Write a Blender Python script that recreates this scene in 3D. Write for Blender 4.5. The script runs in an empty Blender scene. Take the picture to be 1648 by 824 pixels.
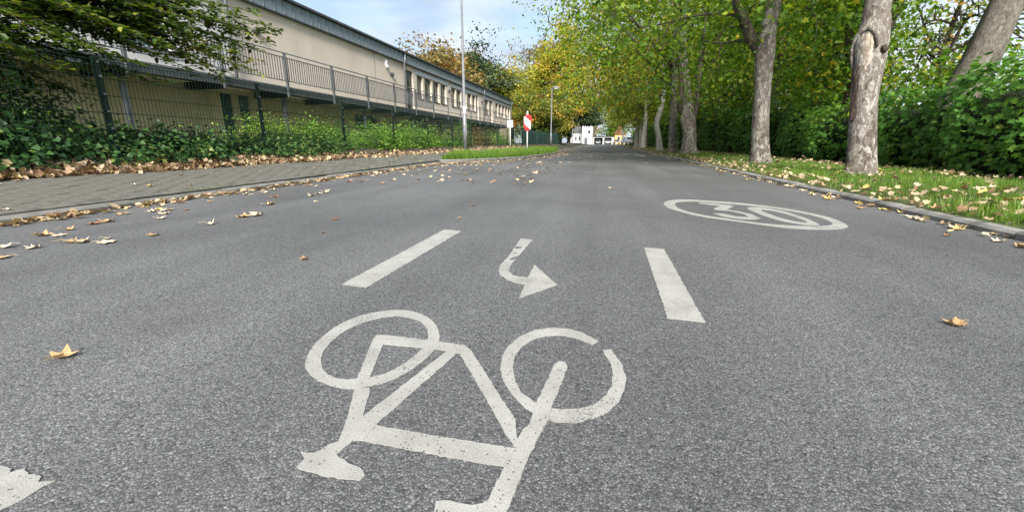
import bpy, math, random
import numpy as np
from mathutils import Vector, geometry

# ------------------------------------------------------------------ camera, sky, sun, exposure
S = bpy.context.scene
COL = S.collection
F_PX, PITCH, YAW, EYE = 680.0, math.radians(15.0), math.radians(12.1), 0.55
cam_d = bpy.data.cameras.new('camera'); cam = bpy.data.objects.new('camera', cam_d); COL.objects.link(cam)
cam.location = (0, 0, EYE); cam.rotation_euler = (math.pi / 2 - PITCH, 0, YAW)
cam_d.sensor_width = 36.0; cam_d.lens = F_PX / 1648.0 * 36.0; cam_d.clip_start = 0.02; cam_d.clip_end = 3000
S.camera = cam

SUN_EL, SUN_AZ = math.radians(36), math.radians(170)      # azimuth from +Y (along the street) towards +X
world = bpy.data.worlds.new('World'); S.world = world; world.use_nodes = True
wn, wl = world.node_tree.nodes, world.node_tree.links
wn.clear()
w_out = wn.new('ShaderNodeOutputWorld'); w_bg = wn.new('ShaderNodeBackground'); w_sky = wn.new('ShaderNodeTexSky')
w_sky.sky_type = 'NISHITA'; w_sky.sun_disc = False; w_sky.sun_elevation = SUN_EL; w_sky.sun_rotation = SUN_AZ
w_sky.air_density = 1.0; w_sky.dust_density = 0.8; w_sky.ozone_density = 2.0
w_tc = wn.new('ShaderNodeTexCoord'); w_map = wn.new('ShaderNodeMapping'); w_map.inputs['Scale'].default_value = (1.0, 1.0, 3.2)
w_map.inputs['Location'].default_value = (1.35, 0.7, 0.35)
w_n = wn.new('ShaderNodeTexNoise'); w_n.inputs['Scale'].default_value = 2.3; w_n.inputs['Detail'].default_value = 6; w_n.inputs['Roughness'].default_value = 0.52
w_r = wn.new('ShaderNodeValToRGB'); w_r.color_ramp.elements[0].position = 0.36; w_r.color_ramp.elements[1].position = 0.58
w_r.color_ramp.elements[0].color = (.42, .42, .42, 1); w_r.color_ramp.elements[1].color = (.97, .97, .97, 1)
w_mix = wn.new('ShaderNodeMixRGB'); w_mix.inputs[2].default_value = (3.3, 3.65, 4.2, 1)
wl.new(w_tc.outputs['Generated'], w_map.inputs[0]); wl.new(w_map.outputs[0], w_n.inputs['Vector']); wl.new(w_n.outputs[0], w_r.inputs[0])
w_n2 = wn.new('ShaderNodeTexNoise'); w_n2.inputs['Scale'].default_value = 3.6; w_n2.inputs['Detail'].default_value = 5
w_r2 = wn.new('ShaderNodeValToRGB'); w_r2.color_ramp.elements[0].position = 0.4; w_r2.color_ramp.elements[1].position = 0.62
w_r2.color_ramp.elements[0].color = (2.5, 2.95, 3.6, 1); w_r2.color_ramp.elements[1].color = (4.3, 4.5, 4.9, 1)
wl.new(w_map.outputs[0], w_n2.inputs['Vector']); wl.new(w_n2.outputs[0], w_r2.inputs[0]); wl.new(w_r2.outputs[0], w_mix.inputs[2])
wl.new(w_r.outputs[0], w_mix.inputs[0]); wl.new(w_sky.outputs[0], w_mix.inputs[1]); wl.new(w_mix.outputs[0], w_bg.inputs[0])
w_bg.inputs[1].default_value = 0.095; wl.new(w_bg.outputs[0], w_out.inputs[0])

sun_d = bpy.data.lights.new('sun', 'SUN'); sun = bpy.data.objects.new('sun', sun_d); COL.objects.link(sun)
sun_d.energy = 4.6; sun_d.angle = math.radians(22); sun_d.color = (1.0, 0.96, 0.9)
sdir = Vector((math.sin(SUN_AZ) * math.cos(SUN_EL), math.cos(SUN_AZ) * math.cos(SUN_EL), math.sin(SUN_EL)))
sun.rotation_euler = sdir.to_track_quat('Z', 'Y').to_euler(); sun.location = (0, 0, 30)
S.view_settings.view_transform = 'Standard'; S.view_settings.look = 'None'
S.view_settings.gamma = 1.0; S.view_settings.use_curve_mapping = False
S.view_settings.exposure = 1.3

# ------------------------------------------------------------------ helpers
rng = np.random.default_rng(7); random.seed(7)

def ray(px, py):
    u, v = px - 824.0, py - 412.0
    y = F_PX * math.cos(PITCH) - v * math.sin(PITCH); z = -(F_PX * math.sin(PITCH) + v * math.cos(PITCH))
    return Vector((u * math.cos(YAW) - y * math.sin(YAW), u * math.sin(YAW) + y * math.cos(YAW), z))
def onz(px, py, z=0.0):
    r = ray(px, py); t = (z - EYE) / r.z; return Vector((r.x * t, r.y * t, z))
def onx(px, py, x):
    r = ray(px, py); t = x / r.x; return Vector((x, r.y * t, EYE + r.z * t))
def ony(px, py, y):
    r = ray(px, py); t = y / r.y; return Vector((r.x * t, y, EYE + r.z * t))

ORIGIN = {}
def tag(o, label=None, cat=None, group=None, kind=None):
    if label: o['label'] = label
    if cat: o['category'] = cat
    if group: o['group'] = group
    if kind: o['kind'] = kind
    return o
def thing(name, label, cat, loc=(0, 0, 0), group=None):
    o = bpy.data.objects.new(name, None); COL.objects.link(o); o.location = loc; o.empty_display_size = 0.2
    ORIGIN[o.name] = Vector(loc)
    return tag(o, label, cat, group)
def link_mesh(name, me, m, parent=None):
    o = bpy.data.objects.new(name, me); COL.objects.link(o)
    if m is not None and not me.materials: me.materials.append(m)
    if parent is not None:
        o.parent = parent; ORIGIN[o.name] = ORIGIN.get(parent.name, Vector((0, 0, 0)))
    return o
def copy_tree(root, loc, rz=0.0, sc=1.0):
    r = root.copy(); COL.objects.link(r); r.location = loc; r.rotation_euler = (0, 0, rz); r.scale = (sc, sc, sc)
    def kids(a, b):
        for ch in list(a.children):
            c = ch.copy(); COL.objects.link(c); c.parent = b
            kids(ch, c)
    kids(root, r)
    return r

class MB:
    def __init__(s): s.v = []; s.f = []
    def add(s, vs, fs):
        n = len(s.v); s.v.extend([tuple(p) for p in vs]); s.f.extend([tuple(i + n for i in f) for f in fs]); return s
    def box(s, x0, x1, y0, y1, z0, z1):
        return s.add([(x0,y0,z0),(x1,y0,z0),(x1,y1,z0),(x0,y1,z0),(x0,y0,z1),(x1,y0,z1),(x1,y1,z1),(x0,y1,z1)],
                     [(3,2,1,0),(4,5,6,7),(0,1,5,4),(1,2,6,5),(2,3,7,6),(3,0,4,7)])
    def tube(s, pts, rad, n=8, cap=True, noise=None):
        pts = [Vector(p) for p in pts]; base = len(s.v); up = Vector((0.31, 0.95, 0.05))
        if not hasattr(rad, '__len__'): rad = [rad] * len(pts)
        for i, p in enumerate(pts):
            d = (pts[min(i + 1, len(pts) - 1)] - pts[max(i - 1, 0)])
            d = d.normalized() if d.length > 1e-9 else Vector((0, 0, 1))
            a = d.cross(up)
            if a.length < 1e-3: a = d.cross(Vector((1, 0, 0)))
            a.normalize(); b = d.cross(a)
            for k in range(n):
                t = 2 * math.pi * k / n
                r = rad[i] * (1 + (noise(t, p, i) if noise else 0))
                s.v.append(tuple(p + (a * math.cos(t) + b * math.sin(t)) * r))
        for i in range(len(pts) - 1):
            for k in range(n):
                q = base + i * n
                s.f.append((q + k, q + n + k, q + n + (k + 1) % n, q + (k + 1) % n))
        if cap:
            s.f.append(tuple(base + k for k in range(n)))
            s.f.append(tuple(base + (len(pts) - 1) * n + k for k in reversed(range(n))))
        return s
    def prism(s, poly, z0, z1):
        n = len(poly)
        tri = geometry.tessellate_polygon([[Vector((p[0], p[1], 0)) for p in poly]])
        ar = sum(poly[i][0] * poly[(i + 1) % n][1] - poly[(i + 1) % n][0] * poly[i][1] for i in range(n))
        vs = [(p[0], p[1], z0) for p in poly] + [(p[0], p[1], z1) for p in poly]
        fs = []
        for a, b, c in tri:
            A, B, C = poly[a], poly[b], poly[c]
            cr = (B[0]-A[0])*(C[1]-A[1]) - (B[1]-A[1])*(C[0]-A[0])
            t = (a, b, c) if cr > 0 else (a, c, b)
            fs.append(tuple(i + n for i in t)); fs.append(tuple(reversed(t)))
        for i in range(n):
            j = (i + 1) % n
            fs.append((i, j, j + n, i + n) if ar > 0 else (j, i, i + n, j + n))
        return s.add(vs, fs)
    def mesh(s, name, off=None, smooth=False):
        me = bpy.data.meshes.new(name)
        v = s.v if off is None else [(a - off[0], b - off[1], c - off[2]) for a, b, c in s.v]
        me.from_pydata(v, [], s.f); me.update()
        if smooth: me.polygons.foreach_set('use_smooth', [True] * len(me.polygons))
        return me
    def build(s, name, m, parent=None, smooth=False):
        off = ORIGIN.get(parent.name) if parent is not None else None
        return link_mesh(name, s.mesh(name, off, smooth), m, parent)

def bevel(o, w=0.01, seg=2):
    b = o.modifiers.new('bevel', 'BEVEL'); b.width = w; b.segments = seg; b.limit_method = 'ANGLE'
    return o

# ------------------------------------------------------------------ materials
def new_mat(name):
    m = bpy.data.materials.new(name); m.use_nodes = True; nt = m.node_tree; nt.nodes.clear()
    out = nt.nodes.new('ShaderNodeOutputMaterial'); return m, nt, out
def N(nt, t, **kw):
    n = nt.nodes.new(t)
    for k, v in kw.items():
        if k.startswith('i_'): n.inputs[k[2:].replace('_', ' ')].default_value = v
        else: setattr(n, k, v)
    return n
def ramp(nt, stops):
    r = nt.nodes.new('ShaderNodeValToRGB'); e = r.color_ramp.elements
    while len(e) < len(stops): e.new(0.5)
    for k, (p, c) in enumerate(stops):
        e[k].position = p; e[k].color = (c[0], c[1], c[2], 1)
    return r
def pmat(name, c1, c2, scale=6.0, rough=0.8, bump=0.3, bscale=60.0, bdist=0.004, spec=0.3, metal=0.0, detail=6, stain=None):
    m, nt, out = new_mat(name); L = nt.links
    tc = N(nt, 'ShaderNodeTexCoord'); p = N(nt, 'ShaderNodeBsdfPrincipled')
    n1 = N(nt, 'ShaderNodeTexNoise'); n1.inputs['Scale'].default_value = scale; n1.inputs['Detail'].default_value = detail
    L.new(tc.outputs['Object'], n1.inputs['Vector'])
    r = ramp(nt, [(0.32, c1), (0.68, c2)]); L.new(n1.outputs[0], r.inputs[0])
    colr = r.outputs[0]
    if stain:
        n3 = N(nt, 'ShaderNodeTexNoise'); n3.inputs['Scale'].default_value = stain[1]; n3.inputs['Detail'].default_value = 8
        mp = N(nt, 'ShaderNodeMapping'); mp.inputs['Scale'].default_value = stain[3] if len(stain) > 3 else (1, 1, 1)
        L.new(tc.outputs['Object'], mp.inputs[0]); L.new(mp.outputs[0], n3.inputs['Vector'])
        r3 = ramp(nt, [(0.5, (0, 0, 0)), (0.75, (stain[2],) * 3)]); L.new(n3.outputs[0], r3.inputs[0])
        mx = N(nt, 'ShaderNodeMixRGB'); mx.inputs[2].default_value = (*stain[0], 1)
        L.new(r3.outputs[0], mx.inputs[0]); L.new(colr, mx.inputs[1]); colr = mx.outputs[0]
    L.new(colr, p.inputs['Base Color'])
    p.inputs['Roughness'].default_value = rough; p.inputs['Specular IOR Level'].default_value = spec; p.inputs['Metallic'].default_value = metal
    if bump > 0:
        n2 = N(nt, 'ShaderNodeTexNoise'); n2.inputs['Scale'].default_value = bscale; n2.inputs['Detail'].default_value = 5
        L.new(tc.outputs['Object'], n2.inputs['Vector'])
        b = N(nt, 'ShaderNodeBump'); b.inputs['Strength'].default_value = bump; b.inputs['Distance'].default_value = bdist
        L.new(n2.outputs[0], b.inputs['Height']); L.new(b.outputs[0], p.inputs['Normal'])
    L.new(p.outputs[0], out.inputs[0]); return m

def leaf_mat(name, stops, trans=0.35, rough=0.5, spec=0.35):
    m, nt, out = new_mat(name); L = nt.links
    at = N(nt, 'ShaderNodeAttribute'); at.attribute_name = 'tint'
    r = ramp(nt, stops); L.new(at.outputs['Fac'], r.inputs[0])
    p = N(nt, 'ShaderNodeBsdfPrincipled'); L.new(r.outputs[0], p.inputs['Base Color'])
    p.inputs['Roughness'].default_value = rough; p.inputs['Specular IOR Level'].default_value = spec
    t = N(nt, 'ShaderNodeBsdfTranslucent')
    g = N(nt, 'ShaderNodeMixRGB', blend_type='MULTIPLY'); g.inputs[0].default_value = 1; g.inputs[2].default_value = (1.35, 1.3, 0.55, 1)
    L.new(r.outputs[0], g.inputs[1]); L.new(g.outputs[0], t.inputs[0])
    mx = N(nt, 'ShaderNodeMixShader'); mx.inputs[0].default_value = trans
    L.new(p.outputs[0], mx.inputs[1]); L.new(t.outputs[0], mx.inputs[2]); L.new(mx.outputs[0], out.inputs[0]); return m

def asphalt_mat():
    m, nt, out = new_mat('asphalt'); L = nt.links
    tc = N(nt, 'ShaderNodeTexCoord'); p = N(nt, 'ShaderNodeBsdfPrincipled')
    wob = N(nt, 'ShaderNodeTexNoise', i_Scale=70.0, i_Detail=2.0); L.new(tc.outputs['Object'], wob.inputs['Vector'])
    addv = N(nt, 'ShaderNodeMixRGB', blend_type='ADD'); addv.inputs[0].default_value = 0.009
    L.new(tc.outputs['Object'], addv.inputs[1]); L.new(wob.outputs['Color'], addv.inputs[2])
    v = N(nt, 'ShaderNodeTexVoronoi', i_Scale=190.0); L.new(addv.outputs[0], v.inputs['Vector'])
    v2 = N(nt, 'ShaderNodeTexVoronoi', i_Scale=430.0); L.new(addv.outputs[0], v2.inputs['Vector'])
    big = N(nt, 'ShaderNodeTexNoise', i_Scale=0.55, i_Detail=5.0); L.new(tc.outputs['Object'], big.inputs['Vector'])
    mp = N(nt, 'ShaderNodeMapping'); mp.inputs['Scale'].default_value = (2.2, 0.16, 1); L.new(tc.outputs['Object'], mp.inputs[0])
    lane = N(nt, 'ShaderNodeTexNoise', i_Scale=1.0, i_Detail=4.0); L.new(mp.outputs[0], lane.inputs['Vector'])
    ve = N(nt, 'ShaderNodeTexVoronoi', i_Scale=190.0, feature='DISTANCE_TO_EDGE'); L.new(addv.outputs[0], ve.inputs['Vector'])
    stone = ramp(nt, [(0.0, (.037, .038, .039)), (0.1, (.084, .086, .088)), (0.24, (.138, .14, .141)), (0.6, (.151, .153, .154))])
    L.new(ve.outputs['Distance'], stone.inputs[0])
    bw = N(nt, 'ShaderNodeRGBToBW'); L.new(v.outputs['Color'], bw.inputs[0])
    cell = ramp(nt, [(0.1, (.5, .5, .51)), (0.3, (.82, .81, .79)), (0.5, (1.0, 1.0, 1.0)), (0.7, (1.1, 1.08, 1.04)), (0.88, (1.4, 1.4, 1.39))]); L.new(bw.outputs[0], cell.inputs[0])
    m1 = N(nt, 'ShaderNodeMixRGB', blend_type='MULTIPLY'); m1.inputs[0].default_value = 1
    L.new(stone.outputs[0], m1.inputs[1]); L.new(cell.outputs[0], m1.inputs[2])
    br = ramp(nt, [(0.3, (.8, .8, .8)), (0.7, (1.22, 1.22, 1.22))]); L.new(big.outputs[0], br.inputs[0])
    m2 = N(nt, 'ShaderNodeMixRGB', blend_type='MULTIPLY'); m2.inputs[0].default_value = 1
    L.new(m1.outputs[0], m2.inputs[1]); L.new(br.outputs[0], m2.inputs[2])
    lr = ramp(nt, [(0.35, (.87, .87, .87)), (0.65, (1.12, 1.12, 1.12))]); L.new(lane.outputs[0], lr.inputs[0])
    m3 = N(nt, 'ShaderNodeMixRGB', blend_type='MULTIPLY'); m3.inputs[0].default_value = 1
    L.new(m2.outputs[0], m3.inputs[1]); L.new(lr.outputs[0], m3.inputs[2])
    st = N(nt, 'ShaderNodeTexNoise', i_Scale=1.7, i_Detail=7.0, i_Roughness=0.62); L.new(tc.outputs['Object'], st.inputs['Vector'])
    sr = ramp(nt, [(0.56, (0, 0, 0)), (0.72, (.36, .36, .36))]); L.new(st.outputs[0], sr.inputs[0])
    m4 = N(nt, 'ShaderNodeMixRGB'); m4.inputs[2].default_value = (.05, .047, .042, 1); L.new(sr.outputs[0], m4.inputs[0]); L.new(m3.outputs[0], m4.inputs[1])
    L.new(m4.outputs[0], p.inputs['Base Color'])
    p.inputs['Roughness'].default_value = 0.72; p.inputs['Specular IOR Level'].default_value = 0.35
    ad = N(nt, 'ShaderNodeMath', operation='MULTIPLY_ADD'); ad.inputs[1].default_value = 0.4
    L.new(v2.outputs['Distance'], ad.inputs[0]); L.new(v.outputs['Distance'], ad.inputs[2])
    b = N(nt, 'ShaderNodeBump', invert=True); b.inputs['Strength'].default_value = 0.55; b.inputs['Distance'].default_value = 0.0026
    L.new(ad.outputs[0], b.inputs['Height']); L.new(b.outputs[0], p.inputs['Normal'])
    L.new(p.outputs[0], out.inputs[0]); return m

def paint_mat():
    m, nt, out = new_mat('road_paint'); L = nt.links
    tc = N(nt, 'ShaderNodeTexCoord'); p = N(nt, 'ShaderNodeBsdfPrincipled')
    v = N(nt, 'ShaderNodeTexVoronoi', i_Scale=120.0); L.new(tc.outputs['Object'], v.inputs['Vector'])
    fine = N(nt, 'ShaderNodeTexNoise', i_Scale=420.0, i_Detail=3.0); L.new(tc.outputs['Object'], fine.inputs['Vector'])
    big = N(nt, 'ShaderNodeTexNoise', i_Scale=9.0, i_Detail=6.0); L.new(tc.outputs['Object'], big.inputs['Vector'])
    base = ramp(nt, [(0.3, (.235, .228, .208)), (0.55, (.29, .284, .262)), (0.75, (.325, .32, .3))]); L.new(big.outputs[0], base.inputs[0])
    bw = N(nt, 'ShaderNodeRGBToBW'); L.new(v.outputs['Color'], bw.inputs[0])
    sel = N(nt, 'ShaderNodeMath', operation='LESS_THAN'); sel.inputs[1].default_value = 0.34; L.new(bw.outputs[0], sel.inputs[0])
    near = N(nt, 'ShaderNodeMath', operation='LESS_THAN'); near.inputs[1].default_value = 0.23; L.new(v.outputs['Distance'], near.inputs[0])
    pit = N(nt, 'ShaderNodeMath', operation='MULTIPLY'); L.new(sel.outputs[0], pit.inputs[0]); L.new(near.outputs[0], pit.inputs[1])
    fr = ramp(nt, [(0.35, (.78, .78, .78)), (0.6, (1.08, 1.08, 1.08))]); L.new(fine.outputs[0], fr.inputs[0])
    mu = N(nt, 'ShaderNodeMixRGB', blend_type='MULTIPLY'); mu.inputs[0].default_value = 1
    L.new(base.outputs[0], mu.inputs[1]); L.new(fr.outputs[0], mu.inputs[2])
    mx = N(nt, 'ShaderNodeMixRGB'); mx.inputs[2].default_value = (.07, .07, .068, 1)
    wn_ = N(nt, 'ShaderNodeTexNoise', i_Scale=160.0, i_Detail=4.0); L.new(tc.outputs['Object'], wn_.inputs['Vector'])
    wb = N(nt, 'ShaderNodeTexNoise', i_Scale=5.0, i_Detail=4.0); L.new(tc.outputs['Object'], wb.inputs['Vector'])
    ws_ = N(nt, 'ShaderNodeMath', operation='MULTIPLY'); L.new(wn_.outputs[0], ws_.inputs[0]); L.new(wb.outputs[0], ws_.inputs[1])
    wr = ramp(nt, [(0.33, (0, 0, 0)), (0.42, (.7, .7, .7))]); L.new(ws_.outputs[0], wr.inputs[0])
    pw = N(nt, 'ShaderNodeMath', operation='MAXIMUM'); L.new(pit.outputs[0], pw.inputs[0]); L.new(wr.outputs[0], pw.inputs[1])
    L.new(pw.outputs[0], mx.inputs[0]); L.new(mu.outputs[0], mx.inputs[1]); L.new(mx.outputs[0], p.inputs['Base Color'])
    p.inputs['Roughness'].default_value = 0.6
    hs = N(nt, 'ShaderNodeMath', operation='MULTIPLY_ADD'); hs.inputs[1].default_value = -1.0
    L.new(pit.outputs[0], hs.inputs[0]); L.new(fine.outputs[0], hs.inputs[2])
    b = N(nt, 'ShaderNodeBump'); b.inputs['Strength'].default_value = 0.6; b.inputs['Distance'].default_value = 0.002
    L.new(hs.outputs[0], b.inputs['Height']); L.new(b.outputs[0], p.inputs['Normal'])
    L.new(p.outputs[0], out.inputs[0]); return m

def bark_mat(name, c_dark, c_mid, c_light, scale=9.0, flake=True):
    m, nt, out = new_mat(name); L = nt.links
    tc = N(nt, 'ShaderNodeTexCoord'); p = N(nt, 'ShaderNodeBsdfPrincipled')
    mp = N(nt, 'ShaderNodeMapping'); mp.inputs['Scale'].default_value = (1, 1, 0.5 if flake else .22); L.new(tc.outputs['Object'], mp.inputs[0])
    wob = N(nt, 'ShaderNodeTexNoise', i_Scale=scale * 1.6, i_Detail=6.0); L.new(mp.outputs[0], wob.inputs['Vector'])
    add = N(nt, 'ShaderNodeMixRGB', blend_type='ADD'); add.inputs[0].default_value = 0.16
    L.new(mp.outputs[0], add.inputs[1]); L.new(wob.outputs['Color'], add.inputs[2])
    v = N(nt, 'ShaderNodeTexVoronoi', i_Scale=scale * 3.2); L.new(add.outputs[0], v.inputs['Vector'])
    bw = N(nt, 'ShaderNodeRGBToBW'); L.new(v.outputs['Color'], bw.inputs[0])
    n0 = N(nt, 'ShaderNodeTexNoise', i_Scale=scale * .55, i_Detail=5.0); L.new(mp.outputs[0], n0.inputs['Vector'])
    sm = N(nt, 'ShaderNodeMath', operation='MULTIPLY_ADD'); sm.inputs[1].default_value = .55; L.new(bw.outputs[0], sm.inputs[0])
    h0 = N(nt, 'ShaderNodeMath', operation='MULTIPLY'); h0.inputs[1].default_value = .5; L.new(n0.outputs[0], h0.inputs[0]); L.new(h0.outputs[0], sm.inputs[2])
    r = ramp(nt, [(0.34, c_dark), (0.45, c_mid), (0.58, c_mid), (0.68, c_light)]); L.new(sm.outputs[0], r.inputs[0])
    n2 = N(nt, 'ShaderNodeTexNoise', i_Scale=scale * 6, i_Detail=9.0, i_Roughness=0.75); L.new(mp.outputs[0], n2.inputs['Vector'])
    r2 = ramp(nt, [(0.3, (.38, .36, .34)), (0.5, (.9, .9, .9)), (0.68, (1.35, 1.35, 1.35))]); L.new(n2.outputs[0], r2.inputs[0])
    mu = N(nt, 'ShaderNodeMixRGB', blend_type='MULTIPLY'); mu.inputs[0].default_value = 1
    L.new(r.outputs[0], mu.inputs[1]); L.new(r2.outputs[0], mu.inputs[2]); L.new(mu.outputs[0], p.inputs['Base Color'])
    p.inputs['Roughness'].default_value = 0.9; p.inputs['Specular IOR Level'].default_value = 0.2
    h = N(nt, 'ShaderNodeMath', operation='MULTIPLY_ADD'); h.inputs[1].default_value = 0.7
    L.new(sm.outputs[0], h.inputs[0]); L.new(n2.outputs[0], h.inputs[2])
    b = N(nt, 'ShaderNodeBump'); b.inputs['Strength'].default_value = 1.0; b.inputs['Distance'].default_value = 0.025
    L.new(h.outputs[0], b.inputs['Height']); L.new(b.outputs[0], p.inputs['Normal'])
    L.new(p.outputs[0], out.inputs[0]); return m

def glass_mat(name, c, rough=0.08):
    m, nt, out = new_mat(name); p = N(nt, 'ShaderNodeBsdfPrincipled'); L = nt.links
    tc = N(nt, 'ShaderNodeTexCoord'); n = N(nt, 'ShaderNodeTexNoise', i_Scale=0.9, i_Detail=3.0); L.new(tc.outputs['Object'], n.inputs['Vector'])
    r = ramp(nt, [(0.35, c), (0.7, tuple(a * 2.2 for a in c))]); L.new(n.outputs[0], r.inputs[0]); L.new(r.outputs[0], p.inputs['Base Color'])
    p.inputs['Roughness'].default_value = rough; p.inputs['Specular IOR Level'].default_value = 0.6
    L.new(p.outputs[0], out.inputs[0]); return m

M = {}
M['asphalt'] = asphalt_mat(); M['paint'] = paint_mat()
M['soil'] = pmat('soil', (.045, .035, .022), (.085, .068, .045), 5, .95, .6, 40, .02)
M['lawn'] = pmat('lawn_ground', (.03, .045, .012), (.07, .085, .025), 3, .95, .6, 40, .02)
M['sand'] = pmat('joint_sand', (.03, .033, .024), (.055, .058, .044), 8, .95, .4, 120, .003, stain=((.04, .06, .025), 2.0, .8))
M['paver'] = pmat('paver', (.072, .07, .06), (.135, .13, .112), 9, .85, .6, 160, .005, stain=((.045, .058, .028), 2.6, .9))
M['kerb'] = pmat('kerb_concrete', (.12, .118, .108), (.2, .197, .183), 7, .85, .6, 120, .004, stain=((.06, .07, .042), 5, .85))
M['kerb_pale'] = pmat('pale_kerb_concrete', (.16, .155, .142), (.27, .262, .245), 7, .85, .6, 120, .004, stain=((.1, .1, .075), 5, .8))
M['plaster'] = pmat('beige_plaster', (.68, .59, .475), (.74, .645, .53), 1.2, .9, .35, 90, .004, stain=((.58, .49, .39), 1.0, .65, (1, 1, .35)))
M['plaster_white'] = pmat('white_plaster', (.62, .60, .57), (.70, .68, .65), 1.2, .9, .3, 90, .004, stain=((.5, .48, .45), 1.0, .5, (1, 1, .35)))
M['plaster_olive'] = pmat('olive_plaster', (.6, .54, .31), (.68, .62, .38), 1.4, .9, .35, 90, .004, stain=((.42, .37, .2), 1.3, .7, (1, 1, .4)))
M['zinc'] = pmat('zinc_sheet', (.21, .26, .275), (.27, .325, .34), 2.0, .5, .1, 12, .004, metal=.15, stain=((.16, .195, .2), 3, .7, (1, 3, .3)))
M['zinc_dark'] = pmat('zinc_edge', (.055, .062, .066), (.09, .1, .105), 4, .5, .1, 30, .002, metal=.2)
M['steel'] = pmat('galvanised_steel', (.16, .18, .19), (.26, .28, .29), 9, .45, .1, 60, .001, metal=.5)
M['steel_dark'] = pmat('grey_steel', (.075, .085, .092), (.13, .142, .15), 7, .5, .1, 60, .001, metal=.3)
M['pale_metal'] = pmat('pale_metal', (.36, .41, .45), (.45, .5, .54), 3, .5, .05, 40, .001)
M['frame_white'] = pmat('white_frame', (.6, .6, .58), (.7, .7, .68), 6, .5, .05, 40, .001)
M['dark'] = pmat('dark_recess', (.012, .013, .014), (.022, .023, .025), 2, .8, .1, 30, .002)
M['green_paint'] = pmat('dark_green_coating', (.005, .017, .013), (.009, .028, .021), 14, .38, .08, 200, .0006, spec=.5, stain=((.05, .06, .05), 9, .4))
M['screen'] = pmat('green_privacy_screen', (.012, .085, .072), (.022, .135, .112), 3, .75, .5, 35, .01)
M['glass'] = glass_mat('window_glass', (.018, .024, .027)); M['glass_teal'] = glass_mat('teal_glass', (.03, .07, .075))
M['galv_pole'] = pmat('lamp_pole', (.14, .145, .15), (.21, .215, .22), 5, .5, .1, 70, .001, metal=.3, stain=((.14, .14, .13), 5, .6, (1, 1, .2)))
M['sign_red'] = pmat('sign_red', (.5, .012, .016), (.6, .02, .022), 6, .35, .03, 60, .0005, spec=.5)
M['sign_white'] = pmat('sign_white', (.66, .67, .68), (.76, .77, .78), 6, .35, .03, 60, .0005, spec=.5)
M['sign_back'] = pmat('sign_back', (.3, .31, .32), (.38, .39, .4), 6, .5, .03, 60, .0005, metal=.4)
M['bark_grey'] = bark_mat('flaking_bark', (.11, .088, .07), (.19, .168, .142), (.36, .335, .295), 8.0)
M['bark_brown'] = bark_mat('furrowed_bark', (.035, .028, .02), (.085, .07, .052), (.15, .13, .1), 10.0, False)
M['bark_pale'] = bark_mat('pale_bark', (.2, .185, .16), (.38, .36, .32), (.55, .53, .49), 9.0)
M['bark_smooth'] = bark_mat('smooth_grey_bark', (.11, .096, .078), (.145, .13, .108), (.18, .163, .138), 6.0)
M['wood'] = pmat('bare_wood', (.30, .25, .19), (.46, .40, .32), 14, .85, .9, 60, .012, stain=((.09, .065, .05), 16, .95, (1, 1, .18)))
M['wound'] = pmat('dark_wound', (.05, .028, .024), (.11, .075, .06), 20, .8, .8, 40, .01)

G_ = lambda *a: a
M['leaf_maple'] = leaf_mat('maple_leaves', [(0, (.05, .12, .012)), (.4, (.125, .235, .02)), (.7, (.235, .32, .026)), (.9, (.39, .4, .035)), (1, (.5, .42, .045))], .48)
M['leaf_yellow'] = leaf_mat('yellowing_leaves', [(0, (.09, .15, .016)), (.35, (.2, .25, .025)), (.65, (.36, .34, .035)), (.88, (.47, .36, .045)), (1, (.45, .25, .04))], .45)
M['leaf_wood'] = leaf_mat('bright_green_leaves', [(0, (.035, .095, .01)), (.45, (.09, .2, .017)), (.8, (.19, .3, .025)), (.95, (.36, .36, .03)), (1, (.46, .38, .03))], .5)
M['leaf_hedge'] = leaf_mat('hedge_leaves', [(0, (.032, .095, .016)), (.5, (.075, .19, .026)), (.85, (.14, .27, .035)), (1, (.28, .34, .05))], .4)
M['leaf_bush'] = leaf_mat('bush_leaves', [(0, (0.039, 0.104, 0.013)), (.5, (0.098, 0.221, 0.023)), (.85, (0.182, 0.325, 0.033)), (1, (0.325, 0.390, 0.065))], .35)
M['leaf_ivy'] = leaf_mat('ivy_leaves', [(0, (.012, .036, .012)), (.6, (.026, .072, .02)), (.9, (.055, .125, .028)), (1, (.15, .2, .045))], .22, .5, .25)
M['leaf_horn'] = leaf_mat('hornbeam_leaves', [(0, (.018, .045, .008)), (.5, (.045, .09, .013)), (.85, (.095, .145, .018)), (1, (.24, .25, .035))], .4)
M['leaf_brown'] = leaf_mat('bronze_leaves', [(0, (0.078, 0.078, 0.023)), (.45, (0.182, 0.143, 0.039)), (.8, (0.286, 0.182, 0.052)), (1, (0.390, 0.182, 0.052))], .35)
M['leaf_orange'] = leaf_mat('orange_leaves', [(0, (.05, .095, .015)), (.4, (.13, .18, .024)), (.62, (.28, .26, .03)), (.85, (.44, .29, .035)), (1, (.48, .2, .03))], .38)
M['leaf_dark'] = leaf_mat('dark_evergreen_leaves', [(0, (0.013, 0.026, 0.010)), (.6, (0.026, 0.049, 0.017)), (1, (0.058, 0.091, 0.026))], .2)
M['grass'] = leaf_mat('grass_blades', [(0, (.04, .085, .012)), (.5, (.1, .195, .022)), (.85, (.17, .27, .035)), (1, (.36, .31, .14))], .4, .5)
M['litter'] = leaf_mat('dry_leaf_litter', [(0, (.12, .065, .035)), (.25, (.22, .135, .075)), (.5, (.33, .235, .145)), (.8, (.45, .36, .25)), (1, (.5, .4, .2))], .15, .65, .25)
def dry(name, a, b): return pmat(name, a, b, 25, .7, .4, 90, .003, spec=.25)
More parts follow.
